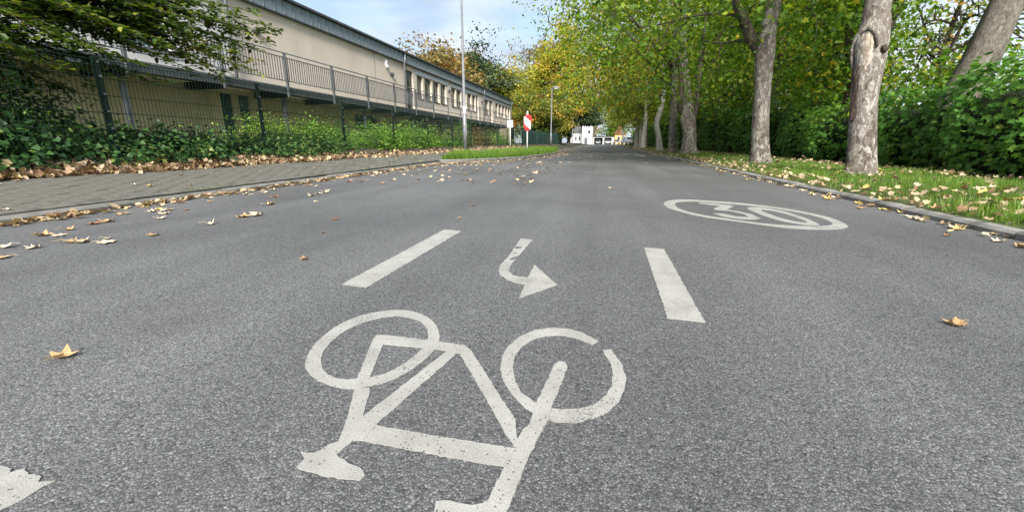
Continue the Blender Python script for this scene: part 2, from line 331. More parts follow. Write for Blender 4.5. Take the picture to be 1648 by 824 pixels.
M['dry_pale'] = dry('dry_leaf_pale', (.40, .31, .2), (.62, .52, .38)); M['dry_tan'] = dry('dry_leaf_tan', (.28, .16, .07), (.46, .31, .16))
M['dry_brown'] = dry('dry_leaf_brown', (.12, .05, .022), (.26, .12, .05)); M['dry_yellow'] = dry('dry_leaf_yellow', (.42, .3, .08), (.58, .45, .16))

# ------------------------------------------------------------------ leaf and tube engines (numpy)
T_LOBED = (np.array([(0,0,0),(.5,.22,.07),(.27,.58,.03),(0,1,-.1),(-.27,.58,.03),(-.5,.22,.07)]), np.array([(0,1,2,3),(0,3,4,5)]))
T_OVATE = (np.array([(0,0,0),(.27,.32,.06),(.19,.74,.03),(0,1,-.06),(-.19,.74,.03),(-.27,.32,.06)]), np.array([(0,1,2,3),(0,3,4,5)]))
T_MAPLE = (np.array([(0,0,0),(.43,.05,.05),(.33,.33,.02),(.56,.62,.09),(.2,.62,0),(0,1,-.08),(-.2,.62,0),(-.56,.62,.09),(-.33,.33,.02),(-.43,.05,.05),(0,.4,-.02)]),
           np.array([(0,1,2,10),(10,2,3,4),(10,4,5,6),(10,6,7,8),(0,10,8,9)]))
T_LITTER = (np.array([(0,0,.02),(.42,.05,.2),(.3,.35,.05),(.55,.65,.28),(0,1,.22),(-.55,.65,.16),(-.3,.35,.04),(-.42,.05,.25),(0,.4,0)]),
            np.array([(0,1,2,8),(8,2,3,4),(8,4,5,6),(0,8,6,7)]))
T_BLADE = (np.array([(-.035,0,0),(.035,0,0),(.022,.55,.06),(-.022,.55,.06),(.004,1,.28),(-.004,1,.28)]), np.array([(0,1,2,3),(3,2,4,5)]))

def leaf_mesh(name, pos, size, tint, tmpl, normal=None, nscat=0.7, dirv=None, droop=0.35):
    pos = np.asarray(pos, float); n = len(pos); tv, tf = tmpl
    up = np.tile((0, 0, 1.0), (n, 1)) if normal is None else np.asarray(normal, float)
    nn = up + rng.normal(0, nscat, (n, 3)); nn /= np.linalg.norm(nn, axis=1)[:, None]
    if dirv is None:
        a = rng.uniform(0, 2 * np.pi, n); d = np.stack([np.cos(a), np.sin(a), -droop + rng.normal(0, .3, n)], 1)
    else: d = np.asarray(dirv, float) + rng.normal(0, .25, (n, 3))
    d -= nn * np.sum(d * nn, 1)[:, None]; d /= (np.linalg.norm(d, axis=1)[:, None] + 1e-9)
    x = np.cross(d, nn)
    s = np.asarray(size, float).reshape(-1, 1) * np.ones((n, 1))
    k = len(tv)
    V = (pos[:, None, :] + (tv[None, :, 0:1] * x[:, None, :] + tv[None, :, 1:2] * d[:, None, :] + tv[None, :, 2:3] * nn[:, None, :]) * s[:, None, :]).reshape(-1, 3)
    Fq = (tf[None] + (np.arange(n) * k)[:, None, None]).reshape(-1, 4)
    me = bpy.data.meshes.new(name)
    me.vertices.add(len(V)); me.vertices.foreach_set('co', V.astype(np.float32).ravel())
    me.loops.add(Fq.size); me.loops.foreach_set('vertex_index', Fq.astype(np.int32).ravel())
    me.polygons.add(len(Fq)); me.polygons.foreach_set('loop_start', np.arange(0, Fq.size, 4, dtype=np.int32))
    at = me.attributes.new('tint', 'FLOAT', 'POINT'); at.data.foreach_set('value', np.repeat(np.clip(tint, 0, 1), k).astype(np.float32))
    me.update(calc_edges=True)
    return me

def smooth_line(pts, n):
    P = [np.array(p, float) for p in pts]; P = [2 * P[0] - P[1]] + P + [2 * P[-1] - P[-2]]
    out = []
    segs = len(P) - 3
    for i in range(n):
        t = i / (n - 1) * segs; k = min(int(t), segs - 1); u = t - k
        a, b, c, d = P[k:k + 4]
        out.append(0.5 * ((2 * b) + (-a + c) * u + (2 * a - 5 * b + 4 * c - d) * u * u + (-a + 3 * b - 3 * c + d) * u ** 3))
    return out

def trunk_noise(seed, amp, flare=0.0, z0=0.0):
    r = random.Random(seed); w = [(r.randint(2, 5), r.uniform(0, 6), r.uniform(.8, 4), amp * r.uniform(.4, 1)) for _ in range(5)]
    def f(t, p, i):
        z = p[2]; v = sum(a * math.sin(k * t + ph + q * z) for k, ph, q, a in w)
        if flare: v += flare * math.exp(-max(z - z0, 0) / 0.16) * (1 + .45 * math.sin(4 * t + w[0][1]))
        return v
    return f

def lerp(a, b, t): return a + (b - a) * t

def make_tree(name, label, base, trunk, radii, crown_c, crown_r, n_clump, n_leaf, leaf_size, leaf_m, bark_m, group=None,
              limbs=None, n_limb=7, tmpl=T_LOBED, clump_r=.55, tint_mu=.5, tint_sd=.22, seed=1, cat='tree', flat=.55, sides=14,
              zmin=None, fork_from=0.55, keep=None, inner=.35, amp=.035, flare=.3, droop=.5, thin=.75):
    """trunk, limbs, crown_c in coordinates relative to base"""
    R = np.random.default_rng(seed)
    root = thing(name, label, cat, base, group)
    tb = MB(); pts = smooth_line(trunk, max(10, len(trunk) * 7)); rad = np.interp(np.linspace(0, 1, len(pts)), np.linspace(0, 1, len(radii)), radii)
    tb.tube(pts, list(rad), sides, noise=trunk_noise(seed, amp, flare))
    skel = [np.array(p) for p in pts[int(len(pts) * fork_from):]]; srad = list(rad[int(len(pts) * fork_from):])
    C = np.array(crown_c, float); CR = np.array(crown_r, float)
    lim = []
    for l in (limbs or []):
        lim.append((smooth_line(l[0], 12), l[1], l[2], 1))
    for k in range(n_limb):
        j = R.integers(0, len(skel)); s0 = skel[j]
        a = 2 * np.pi * (k + R.uniform(-.3, .3)) / max(n_limb, 1); e = R.uniform(-.35, .9)
        end = C + CR * np.array([np.cos(a) * np.cos(e), np.sin(a) * np.cos(e), np.sin(e)]) * R.uniform(.55, .8)
        mid = (s0 + end) / 2 + np.array([0, 0, .12]) * np.linalg.norm(end - s0) + R.normal(0, .15, 3)
        lim.append((smooth_line([s0, mid, end], 10), min(srad[j] * .55, .14), .02, 0))
    bb = MB()
    for P, r0, r1, ex in lim:
        skel += [np.array(p) for p in P[2:]]
        if ex: link_mesh('limb', MB().tube(P, list(np.linspace(r0, r1, len(P))), 10, noise=trunk_noise(seed + 5, .05)).mesh('limb', None, True), M['bark_brown'] if bark_m != M['bark_pale'] else bark_m, root)
        else: bb.tube(P, list(np.linspace(r0, r1, len(P))), 7, cap=False)
    sk = np.array(skel)
    me = tb.mesh('trunk', None, True); link_mesh('trunk', me, bark_m, root)
    # clumps
    cl = []
    while len(cl) < n_clump:
        d = R.normal(0, 1, 3); d /= np.linalg.norm(d); rr = R.uniform(inner ** 3, 1) ** (1 / 3)
        wob = 1 + .22 * math.sin(3 * math.atan2(d[1], d[0]) + seed) + .15 * math.sin(5 * d[2] + 2 * seed)
        p = C + CR * d * rr * wob
        if zmin is not None and p[2] < zmin: continue
        if keep is not None and not keep(p + np.array(base)): continue
        cl.append(p)
    cl = np.array(cl)
    hosts = sk
    order = np.argsort(np.min(np.linalg.norm(cl[:, None] - sk[None], axis=2), axis=1))
    for q in order:
        p = cl[q]; j = np.argmin(np.linalg.norm(hosts - p, axis=1)); s0 = hosts[j]
        mid = (s0 + p) / 2 + R.normal(0, .1, 3) + np.array([0, 0, .08])
        P = smooth_line([s0, mid, p], 5); L = np.linalg.norm(p - s0)
        bb.tube(P, list(np.linspace(.012 + .008 * L, .005, 5)), 4, cap=False)
        hosts = np.vstack([hosts, np.array(P[2:])])
    tag(link_mesh('branch_work', bb.mesh('branch_work', None, True), M['bark_brown'], root), kind='stuff')
    per = np.maximum(1, (n_leaf / n_clump * R.uniform(.5, 1.5, n_clump))).astype(int)
    idx = np.repeat(np.arange(n_clump), per)
    pos = cl[idx] + R.normal(0, 1, (len(idx), 3)) * np.array([clump_r, clump_r, clump_r * flat])
    ct = R.normal(tint_mu, tint_sd, n_clump); tint = ct[idx] + R.normal(0, .14, len(idx))
    if thin: ok = R.uniform(0, 1, len(pos)) > thin * np.clip((pos[:, 2] - C[2]) / CR[2], 0, 1); pos, tint = pos[ok], tint[ok]
    if zmin is not None: ok = pos[:, 2] > zmin - .3; pos, tint = pos[ok], tint[ok]
    if keep is not None:
        B = np.array(base); ok = np.array([keep(p + B) for p in pos]); pos, tint = pos[ok], tint[ok]
    out = pos - C; out /= np.linalg.norm(out, axis=1)[:, None] + 1e-6
    me = leaf_mesh('crown', pos, leaf_size * R.uniform(.65, 1.25, len(pos)), tint, tmpl, normal=out * .35 + np.array([0, 0, .8]), nscat=.55, droop=droop)
    link_mesh('crown', me, leaf_m, root)
    return root

def make_bush(name, label, base, rx, ry, rz, n, size, m, group=None, tmpl=T_OVATE, mu=.5, sd=.2, seed=1, cat='bush', ragged=.25, stems=9, shell=.45):
    R = np.random.default_rng(seed); root = thing(name, label, cat, base, group)
    nl = max(10, n // 60); u = R.normal(0, 1, (nl, 3)); u[:, 2] = np.abs(u[:, 2]); u /= np.linalg.norm(u, axis=1)[:, None]
    rr = R.uniform(shell, 1, nl) ** .6 * (1 + R.normal(0, ragged, nl)).clip(.5, 1.5)
    c = u * rr[:, None] * np.array([rx, ry, rz]); idx = R.integers(0, nl, n)
    cr = .17 * min(rx + ry, 2.2) / 2 + .04
    pos = c[idx] + R.normal(0, 1, (n, 3)) * np.array([cr, cr, cr * .7]); pos[:, 2] = np.abs(pos[:, 2])
    tint = R.normal(mu, sd, nl)[idx] + R.normal(0, .13, n)
    nm = pos / np.array([rx, ry, rz]) ** 2; nm /= np.linalg.norm(nm, axis=1)[:, None] + 1e-6
    me = leaf_mesh('foliage', pos, size * R.uniform(.6, 1.3, n), tint, tmpl, normal=nm * .6 + np.array([0, 0, .6]), nscat=.5)
    link_mesh('foliage', me, m, root)
    sb = MB()
    for k in range(stems):
        e = c[R.integers(0, nl)] * .95
        sb.tube(smooth_line([(R.normal(0, .08), R.normal(0, .08), -.05), e * np.array([.4, .4, .6]), e], 6), list(np.linspace(.014, .005, 6)), 5, cap=False)
    link_mesh('stem', sb.mesh('stem', None, True), M['bark_brown'], root)
    return root

# ------------------------------------------------------------------ ground, road, pavement, kerbs
def struct(o): return tag(o, kind='structure')
def KL(y): return -4.05 - .03 * (y - 2)
def pz(x): return .045 + max(0.0, -4.1 - x) * .1
def sheet(name, rows, m, parent=None):
    """rows: list of equal-length lists of points"""
    b = MB(); n = len(rows[0])
    for r in rows: b.v.extend([tuple(p) for p in r])
    for i in range(len(rows) - 1):
        for k in range(n - 1):
            q = i * n + k; b.f.append((q, q + 1, q + n + 1, q + n))
    me = b.mesh(name, None, True); o = link_mesh(name, me, m, parent)
    # faces up
    if me.polygons[0].normal.z < 0: me.flip_normals()
    return o

struct(sheet('ground', [[(-900, y, -.06), (900, y, -.06)] for y in (-300, 1500)], M['lawn']))
road = struct(sheet('road', [[(-4.75, y, 0), (2.44, y, 0)] for y in (-8, 30, 118)], M['asphalt']))
struct(sheet('cross_road', [[(-70, y, -.004), (80, y, -.004)] for y in (117.9, 128)], M['asphalt']))

island_outer = [(-4.33, 11.0), (-4.0, 11.35), (-3.68, 11.8), (-3.2, 12.9), (-2.73, 14.4), (-2.45, 16.6), (-2.31, 19.6), (-2.36, 22.5), (-2.6, 25), (-3.0, 27.2), (-3.45, 28.8), (-3.6, 29.6)]
def right_edge(y):
    if y < 11.2: return KL(y) - .1
    if y < 28: return -4.45
    if y < 29.5: return lerp(-4.45, -3.72, (y - 28) / 1.5)
    return -3.72
rows = []
for y in np.concatenate([np.arange(-6, 34, .5), np.arange(34, 119, 6)]):
    xr = right_edge(y); rows.append([(x, y, pz(x)) for x in np.linspace(xr, -5.76, 6)])
pavement = struct(sheet('pavement', rows, M['sand']))
rows = []
for y in np.arange(-12, 117.1, 1.5):
    w = lambda s: .02 * math.sin(y * 1.7 + s) + .012 * math.sin(y * 4.1 + 2 * s)
    rows.append([(-5.7 + w(0), y, pz(-5.75) - .01), (-5.85, y, .28 + w(1)), (-6.0, y, .375 + w(2)), (-6.4, y, .41 + w(3)), (-9, y, .42 + w(4)), (-90, y, .42)])
struct(sheet('garden_ground', rows, M['soil']))
rows = []
for y in np.arange(-12, 117.1, 1.0):
    w = lambda s: .012 * math.sin(y * 1.3 + s) + .008 * math.sin(y * 3.1 + 2 * s)
    rows.append([(2.47, y, .045), (2.7, y, .07 + w(0)), (3.3, y, .1 + w(1)), (4.1, y, .11 + w(2)), (4.75, y, .11 + w(3))])
verge = struct(sheet('verge', rows, M['lawn']))
struct(sheet('woodland_ground', [[(x, y, .106 + .012 * math.sin(y + x)) for x in (4.7, 5.2, 8, 20, 90)] for y in np.arange(-12, 117.1, 3)], M['soil']))
# traffic island bed
isl = MB(); poly = [(x - .06, y + .02) for x, y in island_outer] + [(-4.42, 28.4), (-4.42, 11.6)]
isl.prism(poly, -.02, .078); island = struct(isl.build('island', M['soil']))

# pavers: courses slightly skewed across the pavement; nearest ones single, the rest joined
ca, sa = math.cos(math.radians(-15)), math.sin(math.radians(-15))
pm = MB(); pm.box(-.0945, .0945, -.0445, .0445, -.05, .012); pav_me = pm.mesh('paver'); pav_me.materials.append(M['paver'])
cells = []; edge_cells = []
for i in range(-60, 330):
    for j in range(-60, 60):
        u, v = (j + (.5 if i % 2 else 0)) * .2, i * .1
        x, y = -4.9 + u * ca - v * sa, u * sa + v * ca
        if -1 < y < 24 and -5.74 < x < right_edge(y) - .115: cells.append((x, y))
        elif -1 < y < 24 and right_edge(y) - .115 <= x < right_edge(y) + .1: edge_cells.append((x, y))
vis = sorted([c for c in cells if c[1] > 1.95], key=lambda c: c[0] ** 2 + c[1] ** 2)[:300]; vs_ = set(vis)
for x, y in vis:
    o = bpy.data.objects.new('paver', pav_me); COL.objects.link(o); o.parent = pavement
    o.location = (x, y, pz(x) + random.uniform(-.003, .003))
    o.rotation_euler = (random.gauss(0, .008), math.atan(.1) + random.gauss(0, .008), math.radians(-15) + random.gauss(0, .008))
pf = MB()
for x, y in cells:
    if (x, y) in vs_: continue
    z = pz(x) + random.uniform(-.003, .003); vv = []
    for a, b in ((-.0975, -.0475), (.0975, -.0475), (.0975, .0475), (-.0975, .0475)):
        X, Y = x + a * ca - b * sa, y + a * sa + b * ca
        vv += [(X, Y, z + .012 - (X - x) * .1)]
    pf.add(vv + [(a, b, c - .03) for a, b, c in vv], [(0,1,2,3),(0,4,5,1),(1,5,6,2),(2,6,7,3),(3,7,4,0)])
def cut(poly, lim):
    out = []
    for a, b in zip(poly, poly[1:] + poly[:1]):
        ia, ib = a[0] < lim, b[0] < lim
        if ia: out.append(a)
        if ia != ib: t = (lim - a[0]) / (b[0] - a[0]); out.append((lim, a[1] + (b[1] - a[1]) * t))
    return out
for x, y in edge_cells:
    q = cut([(x + a * ca - b * sa, y + a * sa + b * ca) for a, b in ((-.0975, -.0475), (.0975, -.0475), (.0975, .0475), (-.0975, .0475))], right_edge(y) - .004)
    if len(q) >= 3: pf.add([(a, b, pz(a) + .01) for a, b in q] + [(a, b, pz(a) - .03) for a, b in q], [tuple(range(len(q)))] + [(i, i + len(q), (i + 1) % len(q) + len(q), (i + 1) % len(q)) for i in range(len(q))])
tag(pf.build('paver_field', M['paver'], pavement), kind='stuff')

# kerbs
def kerb_line(name, pts, n_hint, top=.088, w=.1, mk='kerb'):
    root = MB(); k = thing(name, None, None, (0, 0, 0)); struct(k)
    L = [0]
    for a, b in zip(pts, pts[1:]): L.append(L[-1] + math.dist(a, b))
    n = max(1, round(L[-1] / n_hint))
    def at(s):
        for i in range(len(pts) - 1):
            if s <= L[i + 1] + 1e-9:
                t = (s - L[i]) / (L[i + 1] - L[i]); return (lerp(pts[i][0], pts[i + 1][0], t), lerp(pts[i][1], pts[i + 1][1], t))
        return pts[-1]
    for i in range(n):
        a, b = at(L[-1] * i / n), at(L[-1] * (i + 1) / n); d = Vector((b[0] - a[0], b[1] - a[1], 0)); l = d.length; d.normalize(); nn = Vector((-d.y, d.x, 0))
        g = .005; dz = random.uniform(-.006, .006); A = Vector((a[0], a[1], 0)) + d * g; B = Vector((b[0], b[1], 0)) - d * g
        sk = random.gauss(0, .004); m = MB(); c = .018
        prof = [(0, -.06), (0, top - c), (c, top), (w, top), (w, -.06)]
        vv = [A + nn * (u + sk) + Vector((0, 0, z + dz)) for u, z in prof] + [B + nn * (u - sk) + Vector((0, 0, z + dz)) for u, z in prof]
        fs = [(j, j + 1, j + 6, j + 5) for j in range(4)] + [(4, 3, 2, 1, 0), (5, 6, 7, 8, 9)]
        m.add(vv, [tuple(reversed(f)) for f in fs]); m.build('kerb_stone', M[mk], k)
    return k
kerb_line('kerb', [(KL(y), y) for y in (-4, 11.0)], 1.0, .05)
kerb_line('kerb', island_outer, .8, .10)
kerb_line('kerb', [(-3.6, 29.6), (-3.6, 70)], 1.0); kerb_line('kerb', [(-3.6, 70), (-3.6, 117.9)], 12)
kerb_line('kerb', [(2.38, 60), (2.38, -4)], 1.0, .05, .1, 'kerb_pale'); kerb_line('kerb', [(2.38, 117.9), (2.38, 60)], 14, .062, .1, 'kerb_pale')

# ------------------------------------------------------------------ road markings
def ragged(poly, amp=.003, step=.009):
    out = []; n = len(poly)
    for i in range(n):
        a, b = Vector(poly[i][:2]), Vector(poly[(i + 1) % n][:2]); k = max(1, min(90, int((b - a).length / step)))
        for j in range(k):
            p = a.lerp(b, j / k); out.append((p.x + random.gauss(0, amp), p.y + random.gauss(0, amp)))
    return out
def spl(pts, closed=True, n=4):
    """smooth a closed outline with Catmull-Rom"""
    out = []; m = len(pts)
    for i in range(m):
        a, b, c, d = [np.array(pts[(i + k) % m][:2], float) for k in (-1, 0, 1, 2)]
        for j in range(n):
            u = j / n; out.append(tuple(.5 * (2 * b + (c - a) * u + (2 * a - 5 * b + 4 * c - d) * u * u + (3 * b - a - 3 * c + d) * u ** 3)))
    return out
def gp(pts, off, sc): return [tuple(onz(x / sc + off[0], y / sc + off[1]))[:2] for x, y in pts]
LAYER = [0]
def flat_part(name, outer, hole=None, parent=None, amp=.002, z=None):
    outer = ragged(outer, amp); loops = [outer] + ([ragged(hole, amp)] if hole else [])
    loops3 = [[Vector((p[0], p[1], 0)) for p in l] for l in loops]
    allp = [p for l in loops for p in l]; tri = geometry.tessellate_polygon(loops3)
    if z is None: z = .002
    b = MB(); n = len(allp); b.v = [(p[0], p[1], z) for p in allp] + [(p[0], p[1], .0005) for p in allp]
    for a, c, d in tri:
        A, B, C = allp[a], allp[c], allp[d]; cr = (B[0]-A[0])*(C[1]-A[1]) - (B[1]-A[1])*(C[0]-A[0])
        b.f.append((a, c, d) if cr > 0 else (a, d, c))
    s = 0
    for l in loops:
        m = len(l)
        for i in range(m): b.f.append((s + i, s + (i + 1) % m, n + s + (i + 1) % m, n + s + i))
        s += m
    return b.build(name, M['paint'], parent)

bo, bs = (460, 480), 2.395; b2o, b2s = (680, 500), 2.5425
bike = thing('bicycle_marking', 'white painted bicycle symbol lying upside down on the asphalt between two lane dashes', 'road marking', (-.3, .8, 0))
w_out = [(75,255),(95,200),(140,150),(210,100),(300,65),(400,47),(480,50),(540,70),(575,100),(592,140),(585,180),(560,215),(520,250),(470,285),(400,320),(330,338),(250,350),(200,345),(140,325),(95,295)]
w_in = [(135,240),(150,200),(185,160),(250,115),(330,85),(420,70),(490,80),(530,100),(547,130),(545,165),(520,200),(480,235),(420,275),(350,300),(280,310),(220,312),(170,298),(145,275)]
flat_part('wheel', spl(gp(w_out, bo, bs)), spl(gp(w_in, bo, bs)), bike, .0008, .0016)
f_out = [(740,163),(770,158),(790,185),(815,220),(833,280),(828,320),(800,375),(760,415),(700,443),(620,460),(540,458),(470,430),(420,400),(370,350),(330,290),(318,240),(325,190),(350,145),(400,105),(460,80),(530,71),(600,75),(660,92),(720,125)]
f_in = [(697,142),(640,118),(580,103),(520,103),(460,115),(410,145),(378,185),(370,235),(380,290),(405,335),(450,370),(500,392),(570,405),(640,402),(700,385),(750,345),(775,300),(778,250),(765,210),(745,180)]
flat_part('wheel', gp(f_out + f_in, b2o, b2s), None, bike, .0008, .0016)
flat_part('frame_tube', gp([(335,160),(350,143),(385,143),(560,164),(690,183),(672,214),(590,199),(375,178)], bo, bs), None, bike, .0008, .0022)
flat_part('frame_tube', gp([(335,162),(376,176),(325,305),(270,322)], bo, bs), None, bike, .0008, .0019)
flat_part('frame_tube', gp([(265,350),(327,345),(298,460),(225,500)], bo, bs), None, bike, .0008, .0022)
flat_part('frame_tube', gp([(620,204),(668,206),(345,490),(296,456)], bo, bs), None, bike, .0008, .0019)
flat_part('frame_tube', gp([(655,188),(690,183),(715,205),(885,470),(893,585),(850,530),(780,405)], bo, bs), None, bike, .0008, .0025)
flat_part('frame_tube', gp([(240,458),(300,454),(350,488),(300,548),(262,550),(205,552),(225,495)], bo, bs), None, bike, .0008, .0028)
flat_part('frame_tube', gp([(330,488),(620,538),(905,582),(845,652),(560,601),(270,545)], bo, bs), None, bike, .0008, .0019)
flat_part('saddle', gp([(57,590),(80,597),(115,598),(185,555),(262,548),(195,605),(240,635),(300,663),(309,685),(285,706),(200,694),(120,680),(42,655),(72,620)], bo, bs), None, bike, .001, .0022)
flat_part('fork', gp([(540,222),(556,210),(582,213),(592,232),(580,275),(530,390),(512,450),(440,590),(400,690),(345,824),(270,780),(330,650),(385,560),(372,556),(410,490),(435,470),(470,370)], b2o, b2s), None, bike, .0008, .0031)
flat_part('handlebar', gp([(345,824),(322,862),(270,885),(150,880),(40,862),(55,782),(90,778),(200,798),(245,792),(275,772)], b2o, b2s), None, bike, .0008, .0022)

def marking(name, label, polys, group=None, amp=.0014):
    o = flat_part(name, polys[0], None, None, amp, .002); return tag(o, label, 'road marking', group)
ao, asx = (540, 340), 4.12
ar = marking('arrow_marking', 'small white curved arrow on the asphalt bending towards the thirty circle',
    [gp([(1228,182),(1308,190),(1250,255),(1190,325),(1152,372),(1150,398),(1180,428),(1230,437),(1275,440),(1320,358),(1470,490),(1215,580),(1255,488),(1200,478),(1150,462),(1100,430),(1080,395),(1095,355),(1140,310),(1175,260)], ao, asx)])
for a in ([(1185,238),(1235,236),(1228,250),(1195,252)], [(1172,280),(1200,277),(1195,286)], [(1150,318),(1215,296),(1200,318),(1165,326)]):
    p = gp(a, ao, asx); q = MB(); q.prism(ragged(p, .002, .01), -.001, .0024); o = q.build('worn_patch', M['asphalt'], ar)
marking('dash_marking', 'white lane dash on the asphalt left of the curved arrow, parking bay side', [gp([(720,123),(835,133),(205,508),(40,486)], ao, asx)])
marking('dash_marking', 'white lane dash on the asphalt between the curved arrow and thirty circle', [gp([(125,340),(235,347),(465,755),(255,730)], (1000, 300), 3.4325)])
marking('dash_marking', 'ragged end of a white dash near the saddle of the bicycle symbol',
    [[tuple(onz(x, y))[:2] for x, y in ((0,748),(14,752),(22,758),(40,754),(48,764),(62,765),(66,770),(80,777),(55,793),(20,812),(-30,845),(-160,830),(-90,765))]], amp=.0025)
marking('dash_marking', 'thin white dash on the far asphalt by the leaf-strewn kerb, longer of a pair', [[tuple(onz(x, y))[:2] for x, y in ((1018,249),(1022,248.7),(1040,251.8),(1035,252.6))]])
marking('dash_marking', 'thin white dash on the far asphalt by the leaf-strewn kerb, shorter of a pair', [[tuple(onz(x, y))[:2] for x, y in ((1001,247.9),(1004,247.5),(1015,248.7),(1011,249.3))]])
to, ts = (1000, 300), 3.4325
thirty = thing('speed_circle_marking', 'white painted circle with the number 30 on the asphalt by the right kerb', 'road marking', tuple(onz(1215, 345)))
flat_part('ring', spl(gp([(235,95),(270,78),(350,73),(480,80),(650,92),(850,115),(1000,140),(1120,165),(1200,190),(1250,220),(1220,235),(1120,240),(950,235),(780,215),(600,190),(450,170),(340,145),(260,120)], to, ts)),
    spl(gp([(295,97),(320,88),(400,85),(550,95),(700,107),(850,125),(1000,150),(1100,175),(1150,195),(1165,210),(1120,220),(1000,220),(850,212),(700,195),(550,175),(430,155),(350,135),(305,115)], to, ts)), thirty, .003)
flat_part('digit', gp([(425,92),(500,95),(600,105),(620,112),(580,128),(640,138),(720,155),(770,178),(740,185),(650,181),(560,168),(505,150),(560,152),(640,168),(702,171),(680,155),(600,138),(515,130),(510,122),(550,110),(430,97)], to, ts), None, thirty, .002)
flat_part('digit', spl(gp([(693,120),(760,117),(880,135),(1000,170),(1090,210),(1060,215),(980,210),(850,185),(750,150)], to, ts), n=3), spl(gp([(770,130),(850,140),(940,165),(1030,200),(960,195),(880,175),(810,152)], to, ts), n=3), thirty, .002)

# ------------------------------------------------------------------ school building on the left
WX = -11.8
bld = thing('school_building', 'long two-storey beige plastered building with zinc roof edge behind the green fence', 'building', (WX, 26, .42))
BY0, BY1 = -4.0, 54.3
def wall_mesh(y0, y1, z0, z1, holes, x=WX, depth=.2):
    ys = sorted({y0, y1, *[h[0] for h in holes], *[h[1] for h in holes]}); zs = sorted({z0, z1, *[h[2] for h in holes], *[h[3] for h in holes]})
    b = MB()
    for a, c in zip(ys, ys[1:]):
        for d, e in zip(zs, zs[1:]):
            if any(h[0] <= (a + c) / 2 <= h[1] and h[2] <= (d + e) / 2 <= h[3] for h in holes): continue
            b.add([(x, a, d), (x, c, d), (x, c, e), (x, a, e)], [(0, 1, 2, 3)])
    for a, c, d, e in holes:
        xi = x - depth
        b.add([(x,a,d),(x,c,d),(x,c,e),(x,a,e),(xi,a,d),(xi,c,d),(xi,c,e),(xi,a,e)], [(0,4,5,1),(1,5,6,2),(2,6,7,3),(3,7,4,0)])
    return b
up_win = [(26.57,27.45),(27.75,28.9),(29.2,30.3),(30.6,31.7),(32.8,33.8),(34.05,35.15),(35.45,36.5),(36.8,37.9),(38.2,39.2),(42.3,43.7),(46.5,47.7),(48.1,49.3),(49.7,50.9),(51.3,52.4),(52.8,53.8)]
up_door = [(25.07,26.0),(39.4,40.1),(44.1,45.2)]
left_win = [(9.2,10.5,2.95,4.25),(5.6,7.0,2.95,4.25)]
DECK = 2.33
wins_up = [(a, c, 3.28, 4.62) for a, c in up_win]; doors_up = [(a, c, DECK + .02, 4.72) for a, c in up_door]
low_win = [(19.2,21.3,1.2,1.86),(25.2,28.0,1.25,2.0),(28.4,31.0,1.25,2.0),(33.0,37.5,1.2,1.9)]
low_door = [(11.75,12.2,.45,2.05),(12.45,12.9,.45,2.05)]
wall_mesh(12.4, BY1, DECK, 5.02, wins_up + doors_up).build('wall', M['plaster'], bld)
wall_mesh(BY0, 12.4, DECK, 5.02, left_win).build('wall', M['plaster_white'], bld)
wall_mesh(BY0, BY1, .3, DECK, low_win + low_door).build('wall', M['plaster_olive'], bld)
MB().box(WX - 12, WX, BY1 - .002, BY1 + .004, .3, 5.02).build('wall', M['plaster'], bld)
MB().box(WX - 12, WX - 11.7, BY0, BY1 - .01, .3, 5.3).build('wall', M['plaster'], bld)
MB().box(WX - 12, WX - .01, BY0 - .3, BY0, .3, 5.02).build('wall', M['plaster_white'], bld)
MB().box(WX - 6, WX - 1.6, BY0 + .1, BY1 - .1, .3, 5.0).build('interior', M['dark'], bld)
def window(a, c, d, e, mg, transom=None, fm='frame_white', x=WX - .13):
    w = MB(); t = .055
    w.box(x - .05, x, a, a + t, d, e).box(x - .05, x, c - t, c, d, e).box(x - .05, x, a + t, c - t, d, d + t).box(x - .05, x, a + t, c - t, e - t, e)
    if transom: w.box(x - .05, x, a + t, c - t, transom - .025, transom + .025)
    fr = w.build('window', M[fm], bld)
    MB().box(x - .035, x - .02, a + t, c - t, d + t, (transom - .025) if transom else e - t).build('pane', mg, fr)
    if transom: MB().box(x - .035, x - .02, a + t, c - t, transom + .025, e - t).build('pane', mg, fr)
    MB().box(WX - .12, WX + .05, a - .04, c + .04, d - .04, d - .003).build('sill', M['zinc_dark'], fr)
    return fr
for k, (a, c, d, e) in enumerate(wins_up): window(a, c, d, e, M['glass'], d + .38, 'steel_dark')
for a, c, d, e in left_win: window(a, c, d, e, M['glass_teal'], None)
for a, c, d, e in low_win: window(a, c, d, e, M['glass_teal'] if a < 22 else M['glass'], (d + e) / 2, 'steel_dark')
for a, c, d, e in doors_up:
    t = .09; x = WX - .1; w = MB().box(x - .05, x, a, a + t, d, e).box(x - .05, x, c - t, c, d, e).box(x - .05, x, a + t, c - t, d, d + .2).box(x - .05, x, a + t, c - t, e - t, e).box(x - .05, x, a + t, c - t, d + 1.0, d + 1.08)
    dr = w.build('door', M['steel_dark'], bld)
    MB().box(x - .035, x - .02, a + t, c - t, d + .2, d + 1.0).build('pane', M['glass'], dr); MB().box(x - .035, x - .02, a + t, c - t, d + 1.08, e - t).build('pane', M['glass'], dr)
    MB().box(x, x + .05, c - .075, c - .05, d + .95, d + 1.15).build('handle', M['steel'], dr)
for a, c, d, e in low_door:
    dr = MB().box(WX - .14, WX - .08, a, c, d, e).build('door', M['glass_teal'], bld)
for a, c in ((26.35, 31.9), (32.6, 39.25), (42.1, 45.3), (46.3, 53.95)):
    MB().box(WX + .001, WX + .045, a, c, 4.66, 4.9).build('shutter_box', M['pale_metal'], bld)
